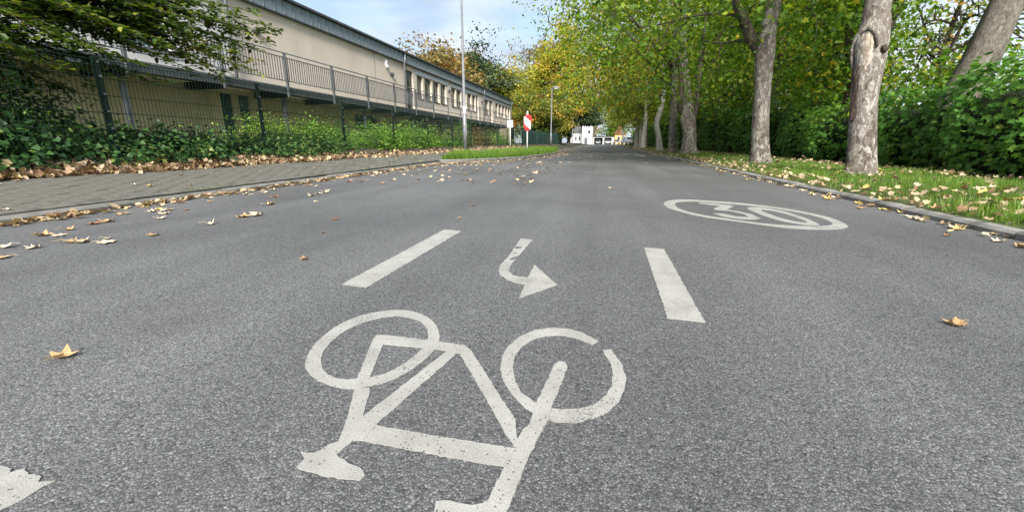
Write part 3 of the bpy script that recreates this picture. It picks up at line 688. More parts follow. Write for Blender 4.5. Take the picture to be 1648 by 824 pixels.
for y in (13.6, 23.2, 32.25, 41.2):   # bulkhead lamps
    b = MB().tube([(WX, y, 4.18 if y < 30 else 4.3), (WX + .05, y, 4.18 if y < 30 else 4.3), (WX + .11, y, 4.17 if y < 30 else 4.29), (WX + .15, y, 4.15 if y < 30 else 4.27)], [.1, .13, .11, .05], 12)
    b.build('wall_lamp', M['zinc_dark'], bld, True)
sb = MB().box(WX, WX + .09, 22.55, 22.72, 4.55, 4.82).box(WX + .02, WX + .16, 22.57, 22.7, 4.45, 4.56); sb.build('alarm_box', M['frame_white'], bld)
MB().box(WX, WX + .004, 21.45, 21.475, 2.36, 4.98).build('expansion_joint', M['steel_dark'], bld)
# fascia panels with standing seams, roof edge
y = BY0; fp = MB().box(WX + .005, WX + .13, 0, .496, 5.03, 5.5); fp.box(WX + .13, WX + .155, .465, .49, 5.03, 5.5)
fme = fp.mesh('fascia_panel', Vector((WX, 26, .42))); fme.materials.append(M['zinc'])
while y < BY1 - .3:
    o = bpy.data.objects.new('fascia_panel', fme); COL.objects.link(o); o.parent = bld; o.location = (0, y, 0); y += .5
rf = MB().box(WX - 12.2, WX + .26, BY0 - .3, BY1 + .22, 5.52, 5.6).build('roof', M['zinc_dark'], bld)
MB().box(WX + .0, WX + .14, BY0, BY1 + .02, 4.985, 5.025).build('drip_edge', M['zinc_dark'], bld)
for y, w in ((12.4, 0), (24.62, 0), (41.6, 0), (BY1 - .15, 0)):
    x = WX + .2; b = MB().tube([(x, y, 5.5), (x, y, 5.1), (x - .08, y, 4.9), (x - .08, y, 2.36)], .05, 10); b.build('downpipe', M['steel'], bld, True)
# upper-floor gallery
gal = thing('gallery', 'grey steel access gallery with railing along the upper floor of the beige building', 'gallery', (-10.5, 26, .42))
GY0, GY1, GX = .52, 47.0, -10.5
MB().box(GX - .06, GX, GY0, GY1, 2.11, 2.33).build('edge_beam', M['steel_dark'], gal)
MB().box(GX, GX + .012, GY0, GY1, 2.3, 2.345).build('edge_trim', M['steel'], gal)
MB().box(WX + .02, GX - .06, GY0, GY1, 2.24, 2.31).build('deck', M['steel_dark'], gal)
k = 0; y = GY0
ps = []
while y <= GY1 + .01:
    MB().box(GX + .012, GX + .072, y - .035, y + .035, 2.02, 3.38).build('railing_post', M['steel_dark'], gal); ps.append(y)
    MB().box(WX + .05, GX - .07, y - .06, y + .06, 2.0, 2.2).build('cross_beam', M['dark'], gal)
    y += 2.53
for y in ps[1::2]:
    MB().box(-10.75, -10.65, y - .05, y + .05, .3, 2.0).build('support_column', M['steel_dark'], gal)
hz = [(3.38, .024), (3.24, .018), (2.52, .018)]
for z, r in hz:
    MB().tube([(GX + .042, GY0, z), (GX + .042, ps[-1], z)], r, 8).build('rail', M['steel'] if z > 3.3 else M['steel_dark'], gal, True)
bal = MB().box(GX + .03, GX + .054, -.008, .008, 2.53, 3.23).mesh('baluster', Vector((-10.5, 26, .42))); bal.materials.append(M['steel_dark'])
for a in ps[:-1]:
    if a > 23.5 or a < 2: continue
    for j in range(1, 22):
        o = bpy.data.objects.new('baluster', bal); COL.objects.link(o); o.parent = gal; o.location = (0, a + j * 2.53 / 22, 0)

# ------------------------------------------------------------------ fence
FX = -6.0
fence = thing('mesh_fence', 'long dark green wire mesh fence between the pavement and the shrubs', 'fence', (FX, 4.3, .38))
fy = [4.3 + 2.47 * k for k in range(-4, 24)]
for y in fy:
    p = MB().box(FX - .02, FX + .02, y - .03, y + .03, .2, 1.52).box(FX - .022, FX + .022, y - .033, y + .033, 1.52, 1.535)
    po = p.build('fence_post', M['green_paint'], fence)
    if y < 20:
        for z in (.52, .72, .92, 1.12, 1.32, 1.48): MB().box(FX + .02, FX + .034, y - .012, y + .012, z - .012, z + .012).build('clamp', M['steel'], po)
for a, c in zip(fy, fy[1:]):
    far = a > 17; b = MB(); x = FX + .026
    for z in (.5, .7, .9, 1.1, 1.3, 1.5):
        b.box(x + .003, x + .009, a, c, z - .004, z + .004); b.box(x - .009, x - .003, a, c, z - .004, z + .004)
    st = .1 if far else .05; y = a + st
    while y < c - .01:
        b.box(x - .003, x + .003, y - .0022, y + .0022, .44, 1.52); y += st
    b.build('wire_panel', M['green_paint'], fence)
    if a > 30:
        s = MB(); n = 12
        s.v = [(FX - .03 + .012 * math.sin(i * 2.1 + a), lerp(a, c, i / n), z) for i in range(n + 1) for z in (.42, 1.5 + .004 * (a - 30))]
        s.f = [(2 * i, 2 * i + 2, 2 * i + 3, 2 * i + 1) for i in range(n)]; s.build('privacy_screen', M['screen'], fence)

# ------------------------------------------------------------------ lamps, signs
def lamp(label, x, y, z0, h):
    r = thing('street_lamp', label, 'street lamp', (x, y, z0), 'street lamps along the pavement')
    MB().tube([(x, y, z0 - .1), (x, y, z0 + 1.3), (x, y, z0 + 1.32), (x, y, z0 + h)], [.085, .085, .06, .04], 14).build('pole', M['galv_pole'], r, True)
    MB().box(x + .055, x + .09, y - .04, y + .04, z0 + .5, z0 + .95).build('access_door', M['steel'], r)
    a = MB(); a.tube([(x, y, z0 + h - .05), (x + .15, y, z0 + h + .02), (x + .35, y, z0 + h + .03)], .03, 8); a.build('arm', M['galv_pole'], r, True)
    hd = MB(); hd.tube([(x + .1, y, z0 + h + .04), (x + .2, y, z0 + h + .05), (x + .6, y, z0 + h + .06), (x + .72, y, z0 + h + .05)], [.05, .1, .1, .04], 10); ho = hd.build('lamp_head', M['galv_pole'], r, True)
    MB().box(x + .22, x + .6, y - .07, y + .07, z0 + h - .065, z0 + h - .04).build('lens', M['sign_white'], ho)
    return r
l1 = lamp('tall grey street lamp pole beside the bushes with a small white sticker', -5.62, 17.1, .33, 6.2)
st = MB().tube([(-5.62, 17.1, 1.35 + .33), (-5.62, 17.1, 1.62 + .33)], .0625, 14, cap=False).build('sticker', M['sign_white'], l1)
lamp('grey street lamp beside the green screened fence, taller looking of two with heads showing', -5.55, 45, .2, 5.6)
lamp('grey street lamp standing past the end of the green screened fence', -5.4, 72, .2, 5.3)

sg = thing('chevron_sign', 'red and white striped warning panel on a white post in the grass island', 'traffic sign', (-3.73, 21, .08))
MB().tube([(-3.75, 21.04, 0), (-3.75, 21.04, 2.0)], .03, 10).build('post', M['frame_white'], sg, True)
def plate(poly, y, m, name, par, th=.012):
    b = MB(); n = len(poly); b.v = [(x, y, z) for x, z in poly] + [(x, y + th, z) for x, z in poly]
    b.f = [tuple(range(n)), tuple(range(2 * n - 1, n - 1, -1))] + [(i, i + n, (i + 1) % n + n, (i + 1) % n) for i in range(n)]
    return b.build(name, m, par)
def sp(x, y): p = ony(820 + x / 9.15, 170 + y / 9.15, 21.0); return (p.x, p.z)
pl = plate([sp(*q) for q in ((207,300),(214,165),(235,140),(300,140),(325,165),(322,230),(312,352),(262,380),(235,368))], 21.0, M['sign_red'], 'panel', sg)
plate([sp(*q) for q in ((214,166),(228,164),(312,240),(313,352),(300,348),(218,270))], 20.994, M['sign_white'], 'stripe', pl, .004)
q = plate([(-3.84, 1.62), (-3.8, 1.6), (-3.78, 1.68), (-3.81, 1.72)], 20.989, M['sign_back'], 'sticker', pl, .004)
ws = thing('notice_board', 'small blank white panel on a pale post beside the fence at the building corner', 'sign', (-5.8, 26.5, .3))
MB().tube([(-5.8, 26.53, .2), (-5.8, 26.53, 1.85)], .03, 8).build('post', M['frame_white'], ws, True)
MB().box(-5.98, -5.62, 26.48, 26.5, 1.45, 1.86).build('board', M['sign_white'], ws)
fs_ = thing('traffic_sign', 'far thin post with a small sign on the verge before the orange house', 'traffic sign', (2.9, 78, .1))
MB().tube([(2.9, 78, .05), (2.9, 78, 2.6)], .04, 8).build('post', M['frame_white'], fs_, True)
MB().tube([(2.9, 77.95, 2.3), (2.9, 77.93, 2.3)], .28, 16).build('panel', M['sign_back'], fs_)

# ------------------------------------------------------------------ far end: houses, garages, cars
M['render_white'] = pmat('house_white', (.36, .357, .347), (.43, .427, .417), .8, .9, .2, 30, .004, stain=((.36, .35, .33), .6, .6, (1, 1, .3)))
M['render_orange'] = pmat('house_orange', (.55, .31, .11), (.62, .36, .14), .8, .9, .2, 30, .004)
M['roof_red'] = pmat('roof_tile', (.14, .06, .04), (.22, .1, .065), 6, .85, .6, 25, .03)
M['roof_dark'] = pmat('roof_dark', (.05, .05, .052), (.09, .09, .092), 6, .85, .6, 25, .03)
M['car_white'] = pmat('car_white', (.62, .63, .64), (.68, .69, .7), 2, .25, 0, spec=.6)
M['car_dark'] = pmat('car_dark', (.02, .022, .026), (.035, .037, .042), 2, .2, 0, spec=.6)
M['car_silver'] = pmat('car_silver', (.26, .27, .29), (.33, .34, .36), 2, .25, 0, metal=.5, spec=.6)
M['tyre'] = pmat('tyre', (.012, .012, .012), (.02, .02, .02), 20, .85, .2, 90, .003)
M['car_glass'] = glass_mat('car_glass', (.012, .015, .017), .05)
M['lamp_red'] = pmat('tail_light', (.35, .01, .01), (.45, .02, .02), 5, .3, 0)
M['garage_door'] = pmat('garage_door', (.03, .032, .036), (.05, .052, .058), 3, .6, .3, 20, .01)

def house(name, label, x0, x1, y0, y1, z0, ze, zr, wm, rm, wins, door=None, ridge='x'):
    h = thing(name, label, 'house', ((x0 + x1) / 2, (y0 + y1) / 2, z0))
    MB().box(x0, x1, y0, y1, z0 - .3, ze).build('wall', wm, h)
    r = MB(); o = .35
    if ridge == 'x':
        ym = (y0 + y1) / 2
        r.add([(x0-o,y0-o,ze),(x1+o,y0-o,ze),(x1+o,y1+o,ze),(x0-o,y1+o,ze),(x0-o,ym,zr),(x1+o,ym,zr)], [(0,1,5,4),(2,3,4,5),(1,2,5),(3,0,4),(3,2,1,0)])
    else:
        xm = (x0 + x1) / 2
        r.add([(x0-o,y0-o,ze),(x1+o,y0-o,ze),(x1+o,y1+o,ze),(x0-o,y1+o,ze),(xm,y0-o,zr),(xm,y1+o,zr)], [(0,1,4),(1,2,5,4),(2,3,5),(3,0,4,5),(3,2,1,0)])
    ro = r.build('roof', rm, h); MB().box((x0+x1)/2 - .9, (x0+x1)/2 - .3, (y0+y1)/2 + .4, (y0+y1)/2 + 1, zr - 1, zr + .9).build('chimney', M['roof_red'], ro)
    for a, c, d, e in wins:
        w = MB().box(a - .07, c + .07, y0 - .05, y0 - .003, d - .07, e + .07).build('window', M['frame_white'], h)
        MB().box(a, c, y0 - .062, y0 - .052, d, e).build('pane', M['glass'], w)
    if door:
        a, c, d, e = door; dd = MB().box(a, c, y0 - .06, y0 - .003, d, e).build('door', M['zinc_dark'], h)
        MB().box(c - .2, c - .12, y0 - .1, y0 - .06, d + 1, d + 1.15).build('handle', M['steel'], dd)
    return h
HYY = 150.0
def hx(px): return ony(px, 230, HYY).x
x0, x1 = hx(936), hx(953)
house('white_house', 'white rendered house with tall gable at the far end of the street', x0, x1, HYY, HYY + 9, 0, 6.6, 10.2, M['render_white'], M['roof_red'],
      [(x1 - 1.5, x1 - .8, 3.4, 4.6)], (x0 + .9, x0 + 1.9, 0, 2.1), 'y')
g0, g1 = hx(953.5), hx(988); gr = thing('garage_row', 'low white flat-roofed garage row with two open bays beside the white house', 'garage', ((g0 + g1) / 2, 153, 0))
gw = (g1 - g0)
MB().box(g0, g0 + .5, HYY + 1, HYY + 7, -.2, 2.35).box(g0 + gw * .47, g0 + gw * .55, HYY + 1, HYY + 7, -.2, 2.35).box(g1 - .8, g1, HYY + 1, HYY + 7, -.2, 2.35).box(g0, g1, HYY + 6.7, HYY + 7.01, -.2, 2.34).build('wall', M['render_white'], gr)
MB().box(g0 + .003, g1 - .003, HYY + 1.01, HYY + 1.3, 2.1, 2.352).build('lintel', M['render_white'], gr)
MB().box(g0 - .2, g1 + .2, HYY + .8, HYY + 7.2, 2.355, 2.6).build('roof', M['roof_dark'], gr)
for a, c in ((g0 + .5, g0 + gw * .47), (g0 + gw * .55, g1 - .8)): MB().box(a + .01, c - .01, HYY + 3.2, HYY + 3.3, 0, 2.1).build('garage_door', M['garage_door'], gr)
x0, x1 = hx(989), hx(1006)
house('orange_house', 'orange rendered house at the far end of the street beside the verge trees', x0, x1, HYY + 2, HYY + 10, 0, 3.2, 6.4, M['render_orange'], M['roof_red'],
      [(x0 + .9, x0 + 1.7, 1.2, 2.5), (x0 + 2.6, x0 + 3.4, 1.2, 2.5)], None, 'y')
house('white_house', 'white rendered house half hidden by the dark evergreen tree', hx(915), hx(935), HYY + 4, HYY + 13, 0, 3.9, 7.6, M['render_white'], M['roof_dark'],
      [(hx(924), hx(926.5), 1.2, 2.6), (hx(930), hx(932.5), 1.2, 2.6)])

def car(name, label, x, y, rz, mat, group=None):
    r = thing(name, label, 'car', (x, y, 0), group)
    ORIGIN[r.name] = Vector((0, 0, 0))
    prof = [(-2.1,.35),(-2.15,.62),(-2.05,.82),(-1.25,.93),(-.6,1.36),(.0,1.46),(.9,1.42),(1.65,1.0),(2.05,.92),(2.12,.6),(2.05,.33)]
    secs = [(-.84,.93),(-.8,1.0),(.8,1.0),(.84,.93)]
    b = MB(); n = len(prof)
    for w, s in secs:
        for px_, pz_ in prof:
            k = 1 - .2 * max(0, (pz_ - .9) / .55); b.v.append((w * k, px_ * (s * .03 + .97), .33 + (pz_ - .33) * s))
    for i in range(3):
        for j in range(n): b.f.append((i*n+j, i*n+(j+1)%n, (i+1)*n+(j+1)%n, (i+1)*n+j))
    b.f += [tuple(range(n)), tuple(range(4*n-1, 3*n-1, -1))]
    body = b.build('body', mat, r, False); bevel(body, .05, 2)
    g = MB(); g.add([(-.66,-1.2,.97),(.66,-1.2,.97),(.56,-.62,1.34),(-.56,-.62,1.34)], [(0,1,2,3)]); g.v = [(a, c - .02, d + .03) for a, c, d in g.v]
    g.build('windscreen', M['car_glass'], r)
    g = MB(); g.add([(-.6,1.6,1.05),(.6,1.6,1.05),(.54,.98,1.38),(-.54,.98,1.38)], [(3,2,1,0)]); g.v = [(a, c + .03, d + .02) for a, c, d in g.v]; g.build('rear_window', M['car_glass'], r)
    for s in (-1, 1):
        g = MB(); g.add([(s*.80,-1.0,.98),(s*.80,1.3,.98),(s*.71,.85,1.36),(s*.71,-.5,1.36)], [(0,1,2,3)]); g.v = [(a + s * .03, c, d) for a, c, d in g.v]; g.build('side_window', M['car_glass'], r)
        MB().box(s*.5 - .16, s*.5 + .16, -2.17, -2.06, .64, .78).build('headlight', M['sign_white'], r)
        MB().box(s*.6 - .12, s*.6 + .12, 2.06, 2.13, .7, .86).build('tail_light', M['lamp_red'], r)
        MB().box(s*.9 - .09, s*.9 + .09, -.95, -.8, .95, 1.07).build('mirror', mat, r)
        for yy in (-1.3, 1.3):
            wv = MB().tube([(s*.66, yy, .31), (s*.85, yy, .31)], .31, 18).build('wheel', M['tyre'], r, False)
            MB().tube([(s*.84, yy, .31), (s*.862, yy, .31)], .19, 14).build('rim', M['car_silver'], wv)
    MB().box(-.26, .26, -2.185, -2.16, .45, .56).build('number_plate', M['sign_white'], r); MB().box(-.55, .55, -2.16, -2.1, .52, .6).build('grille', M['dark'], r)
    r.rotation_euler = (0, 0, rz); return r
c0 = ony(1011, 232, 84)
car('parked_car', 'white car parked facing the street under the verge trees', c0.x, 84, .25, M['car_white']).location.z = .1
car('parked_car', 'dark car parked in the open garage bay next to the white house', (g0 + .5 + g0 + gw * .47) / 2, HYY - 1.5, .0, M['car_dark'])
car('parked_car', 'silver car parked in the garage bay nearer the orange house', (g0 + gw * .55 + g1 - .8) / 2, HYY - 1.3, .0, M['car_silver'])
car('parked_car', 'dark car parked in the gap between garages and orange house', g1 + .8, HYY - 1.5, .1, M['car_dark'])

# ------------------------------------------------------------------ avenue trees on the right verge
B1 = (3.55, 6.94, .1)
def R1(px, py): p = ony(px, py, B1[1]); return (p.x - B1[0], 0, p.z - B1[2])
T1P = [(0, 0, -.1), R1(1387, 225), R1(1391, 160), R1(1399, 100), R1(1402, 72), R1(1409, 38), R1(1415, 0), (-.12, .05, 3.4), (-.1, .1, 5.0), (0, .1, 7.5)]
T1R = [.172, .158, .148, .178, .188, .158, .138, .125, .1, .04]
t1 = make_tree('verge_tree', 'thick trunked verge tree with flaking bark and a pale torn wound', B1, T1P, T1R,
    (0, .6, 6.6), (3.8, 3.6, 2.4), 60, 2600, .15, M['leaf_maple'], M['bark_grey'], 'trees on the verge', n_limb=8, seed=11, sides=32, zmin=4.4, fork_from=.72, amp=.022, flare=.32)
# wound on the first trunk: lip, bare wood, dark streak, following the bark
def on_trunk(px, py, lift):
    p = ony(px, py, 6.94); zz = [q[2] for q in T1P]; ax = np.array([3.55 + np.interp(p.z - .1, zz, [q[0] for q in T1P]), 6.94])
    ry = ray(px, py); d = np.array([ry.x, ry.y]); d /= np.linalg.norm(d); n = np.array([-d[1], d[0]])
    s = float(np.dot(np.array([p.x, p.y]) - ax, n)); R_ = float(np.interp(p.z - .1, zz, T1R)) + lift
    s = max(-R_ * .97, min(R_ * .97, s)); q = ax + n * s - d * math.sqrt(R_ * R_ - s * s); return (q[0], q[1], p.z)
def trunk_patch(name, rows, m, lift):
    b = MB(); K = 8
    for (y, xa, xb) in rows:
        for k in range(K):
            b.v.append(on_trunk(lerp(xa, xb, k / (K - 1)) + random.uniform(-1.4, 1.4), y + random.uniform(-2, 2), lift + .008 * math.sin(math.pi * k / (K - 1)) + .007 * math.sin(k * 2.6 + y * .05) + random.uniform(-.005, .005) - (.02 if k in (0, K - 1) else 0)))
    for i in range(len(rows) - 1):
        for k in range(K - 1): q = i * K + k; b.f.append((q, q + K, q + K + 1, q + 1))
    return b.build(name, m, t1, True)
trunk_patch('wound_wood', [(54, 1393, 1402), (58, 1384, 1406), (63, 1378, 1408), (69, 1375, 1407), (75, 1374, 1409), (81, 1373, 1407), (87, 1373, 1406), (93, 1374, 1407), (99, 1373, 1404), (104, 1373, 1405), (109, 1374, 1396), (114, 1373, 1398), (119, 1373, 1381), (126, 1373, 1379)], M['wood'], -.004)
trunk_patch('wound_streak', [(108, 1372, 1394), (118, 1370, 1390), (130, 1369, 1386), (145, 1369, 1384), (160, 1368, 1381), (175, 1367, 1377), (195, 1367, 1373)], M['wound'], .002)
lp = MB(); lp.tube([on_trunk(x, y, .012) for x, y in ((1371, 112), (1370, 95), (1371, 78), (1376, 64), (1386, 53), (1398, 48), (1407, 53), (1412, 66), (1411, 80))], [.012, .022, .028, .03, .034, .034, .03, .028, .015], 8, noise=trunk_noise(3, .1)); lp.build('bark_lip', M['bark_grey'], t1, True)
kn = MB(); kn.tube([on_trunk(1420, 82, -.03), on_trunk(1424, 83, .03), on_trunk(1427, 85, .05)], [.05, .045, .02], 10, noise=trunk_noise(9, .12)); kn.build('knot', M['bark_brown'], t1, True)

B2 = tuple(onz(1224, 264, .1))
def R2(px, py, dy=0.0): p = ony(px, py, B2[1] + dy); return (p.x - B2[0], p.y - B2[1], p.z - B2[2])
t2 = make_tree('verge_tree', 'grey barked verge tree forking low into two dark limbs', B2,
    [(0, 0, -.1), R2(1224, 200), R2(1227, 140), R2(1231, 85), R2(1238, 40), R2(1248, -10), R2(1250, -80, .3), R2(1240, -200, .5)], [.185, .16, .155, .185, .15, .13, .1, .05],
    (-.6, .9, 4.6), (3.9, 3.8, 2.5), 240, 12500, .105, M['leaf_maple'], M['bark_grey'], 'trees on the verge',
    limbs=[([R2(1229, 92), R2(1212, 65), R2(1196, 30), R2(1182, 0), R2(1160, -60, .3)], .13, .05),
           ([R2(1193, 27), R2(1165, 23, .2), R2(1130, 24, .3), R2(1100, 30, .5), R2(1062, 40, .8), R2(1030, 45, 1.2)], .035, .012),
           ([R2(1208, 65), R2(1185, 66, .3), R2(1160, 70, .5), R2(1130, 66, .9)], .03, .012),
           ([R2(1245, 10), R2(1275, -40, .3), R2(1310, -90, .8)], .1, .03)],
    n_limb=6, seed=21, sides=20, zmin=1.75, fork_from=.7, tint_mu=.4, tint_sd=.2, amp=.03, tmpl=T_MAPLE,
    keep=lambda p: not (p[1] < 8.2 and p[2] < 3.3) and not (p[0] > 4.3 and p[2] < 2.9))

B3 = tuple(onz(1110, 248, .1))
def R3(px, py, dy=0.0, B=B3): p = ony(px, py, B[1] + dy); return (p.x - B[0], p.y - B[1], p.z - B[2])
make_tree('verge_tree', 'stout verge tree forking near the ground into three upright stems', B3,
    [(0, 0, -.1), R3(1109, 215), R3(1107, 190), R3(1106, 150), R3(1100, 90), R3(1098, 20), R3(1095, -80)], [.3, .26, .27, .17, .15, .12, .05],
    (-.9, .3, 5.6), (4.6, 4.4, 4.0), 250, 12500, .125, M['leaf_maple'], M['bark_grey'], 'trees on the verge',
    limbs=[([R3(1109, 205), R3(1118, 175), R3(1123, 140), R3(1130, 80), R3(1138, 10), R3(1150, -60)], .17, .06), ([R3(1106, 200), R3(1096, 175), R3(1097, 140), R3(1090, 70), R3(1070, 0)], .13, .05)],
    n_limb=8, seed=31, sides=18, zmin=1.75, fork_from=.6, tint_mu=.42, tint_sd=.26, amp=.05)
B4 = tuple(onz(1083, 246.5, .1))
make_tree('verge_tree', 'straight grey verge tree standing close beside the three stemmed tree', B4,
    [(0, 0, -.1), R3(1083, 210, 0, B4), R3(1084, 180, 0, B4), R3(1085, 130, 0, B4), R3(1086, 60, 0, B4), R3(1080, -40, 0, B4)], [.2, .17, .16, .14, .11, .05],
    (-1.2, 1.0, 5.6), (4.9, 4.4, 3.6), 230, 11000, .13, M['leaf_maple'], M['bark_grey'], 'trees on the verge', n_limb=9, seed=41, sides=14, zmin=2.0, fork_from=.5, tint_mu=.6, amp=.04,
    limbs=[([R3(1085, 110, 0, B4), R3(1050, 70, .5, B4), R3(1000, 30, 1, B4), R3(940, 5, 1.5, B4)], .08, .02), ([R3(1085, 80, 0, B4), R3(1030, 20, .5, B4), R3(960, -30, 1, B4)], .08, .02)])
B5 = tuple(onz(1062, 242.5, .1))
make_tree('verge_tree', 'slender pale bent verge tree with a short broken looking trunk', B5,
    [(0, 0, -.1), R3(1060, 220, 0, B5), R3(1057, 200, 0, B5), R3(1062, 180, 0, B5), R3(1067, 160, 0, B5), R3(1068, 130, 0, B5), R3(1066, 60, 0, B5)], [.2, .16, .16, .15, .12, .09, .03],
    (-1.4, 1.5, 6.4), (4.8, 4.6, 3.8), 200, 9500, .15, M['leaf_yellow'], M['bark_pale'], 'trees on the verge', n_limb=9, seed=51, sides=14, zmin=2.6, fork_from=.6, tint_mu=.5,
    limbs=[([R3(1067, 130, 0, B5), R3(1010, 70, .5, B5), R3(950, 20, 1, B5), R3(905, 5, 1.5, B5)], .08, .02)])
B6 = tuple(onz(1034, 238.5, .1))
t6 = make_tree('verge_tree', 'small leaning verge tree with mottled trunk near the parked white car', B6,
    [(0, 0, -.1), (.02, 0, 1), (.05, 0, 2.2), (-.05, .1, 4), (0, 0, 6.5)], [.22, .19, .17, .13, .05],
    (-.8, 0, 6.2), (5.0, 4.8, 4.3), 200, 8500, .19, M['leaf_yellow'], M['bark_pale'], 'trees on the verge', n_limb=9, seed=61, sides=12, zmin=1.9, fork_from=.45, tint_mu=.3)
for (x, y, rz, sc, lab) in ((2.85, 44.0, 1.3, .95, 'mottled verge tree directly behind the small leaning one'), (4.4, 52, 2.6, 1.1, 'yellow green verge tree further up, beyond the mottled pair'),
                            (4.6, 62, 4.0, 1.15, 'verge tree with broad yellow crown before the parked white car'), (4.8, 74, 5.2, 1.15, 'verge tree beside the parked white car'),
                            (3.4, 95, .6, 1.2, 'last verge tree of the row beyond the parked white car')):
    c = copy_tree(t6, (x, y, .1), rz, sc); c['label'] = lab

# leaning trunk and trees behind the hedge
def rel(px, py, y, B): p = ony(px, py, y); return (p.x - B[0], p.y - B[1], p.z - B[2])
LB = (6.15, 9.8, .1)
lean = make_tree('leaning_tree', 'thick bare grey trunk leaning sharply out from behind the hedge', LB,
    [(0, 0, -.1), rel(1520, 215, 9.8, LB), rel(1540, 165, 9.8, LB), rel(1578, 95, 9.85, LB), rel(1624, 0, 9.9, LB), rel(1690, -130, 10, LB), rel(1740, -260, 10.2, LB)], [.33, .3, .28, .255, .24, .21, .1],
    (3.2, 1.6, 8.2), (2.6, 2.6, 1.8), 70, 5000, .15, M['leaf_maple'], M['bark_smooth'], None, n_limb=5, seed=71, sides=22, zmin=6.5, fork_from=.8, amp=.03, flare=.15)
wt = make_tree('woodland_tree', 'green maple with ivy dark forked trunk right behind the hedge', (6.4, 13.4, .1),
    [(0, 0, -.1), (-.05, 0, 1), (.0, 0, 2), (.15, 0, 3.2), (.2, 0, 5), (.1, 0, 7)], [.34, .3, .27, .2, .13, .04],
    (-.1, .8, 4.0), (2.6, 3.2, 2.9), 220, 10500, .115, M['leaf_wood'], M['bark_brown'], 'trees behind the hedge', n_limb=9, seed=81, zmin=1.0, fork_from=.35, clump_r=.5, tint_mu=.55, inner=.25,
    limbs=[([(0, 0, 1.6), (-.25, 0, 2.4), (-.45, .1, 3.2), (-.5, .2, 4.5)], .17, .06)], keep=lambda p: p[0] > 4.7 and not (p[0] > 6.9 and p[2] > 2.5))
wt2 = make_tree('woodland_tree', 'bright green maple behind the hedge between the forked verge trees', (6.8, 21, .1),
    [(0, 0, -.1), (.05, 0, 1.5), (0, 0, 3), (.1, 0, 5), (.1, 0, 8)], [.26, .22, .2, .14, .05],
    (0, 0, 4.6), (3.2, 3.6, 3.9), 220, 10000, .145, M['leaf_wood'], M['bark_brown'], 'trees behind the hedge', n_limb=10, seed=91, zmin=.6, fork_from=.25, clump_r=.55, tint_mu=.5, inner=.2, keep=lambda p: p[0] > 4.4)
for x, y, rz, sc, lab in ((7.4, 27.5, 1.0, 1.1, 'bright green tree behind the hedge past the bent pale tree'), (7.6, 35, 2.1, 1.2, 'dense green tree behind the hedge beside the small leaning verge tree'),
                          (8.2, 44, 3.3, 1.35, 'green tree behind the hedge beyond the mottled verge pair'), (8.6, 56, 4.4, 1.5, 'tall green tree behind the hedge near the broad yellow crowns'),
                          (9.0, 72, 5.5, 1.6, 'tall green tree in the wood behind the parked white car'), (10.2, 24, .5, 1.1, 'green tree deeper in the wood behind the forked ivy trunk'),
                          (12.2, 31, 2.8, 1.3, 'green tree in the wood behind the second row'), (14.5, 36, 1.7, 1.6, 'large green tree at the back of the wood'), (7.5, 92, 3.9, 1.6, 'last tall green tree of the wood at the street end')):
    c = copy_tree(wt2, (x, y, .1), rz, sc); c['label'] = lab
# sparse autumn tree seen in the gap beside the leaning trunk
make_tree('woodland_tree', 'thin sparse tree with yellow and purplish leaves beside the leaning trunk', (9.2, 15.2, .1),
    [(0, 0, -.1), (.1, 0, 1.5), (0, .1, 3), (.2, 0, 5)], [.14, .11, .08, .02], (.3, -.2, 3.1), (2.3, 2.0, 1.6), 110, 1300, .11, M['leaf_orange'], M['bark_brown'], 'trees behind the hedge', n_limb=10, seed=101, zmin=1.2, fork_from=.3, clump_r=.4, tint_mu=.35, tint_sd=.25, amp=.03)
for k, (x, y, rx, rz, sd, lab) in enumerate(((7.6, 7.2, 1.1, 1.55, 1, 'tall green shrub behind the hedge below the leaning trunk'), (8.3, 9.4, 1.3, 1.9, 2, 'rounded green shrub directly behind the leaning trunk'),
        (7.7, 11.6, 1.2, 1.9, 3, 'yellow green shrub behind the hedge between leaning trunk and ivy dark trunk'), (10.2, 11.2, 1.5, 2.6, 4, 'large loose shrub with yellow leaves beyond the leaning trunk'),
        (7.2, 16.6, 1.3, 2.2, 5, 'green shrub behind the hedge past the ivy dark trunk'), (9.8, 6.6, 1.3, 1.9, 6, 'green shrub deep behind the hedge to the side of the leaning trunk'),
        (11.8, 14.2, 1.7, 2.7, 7, 'broad loose shrub under the sparse autumn tree'))):
    make_bush('woodland_shrub', lab, (x, y, .1), rx, rx, rz, 4200, .13, M['leaf_wood'], 'shrubs behind the hedge', T_LOBED, .42 if k != 3 else .7, .2, 200 + sd, 'shrub')

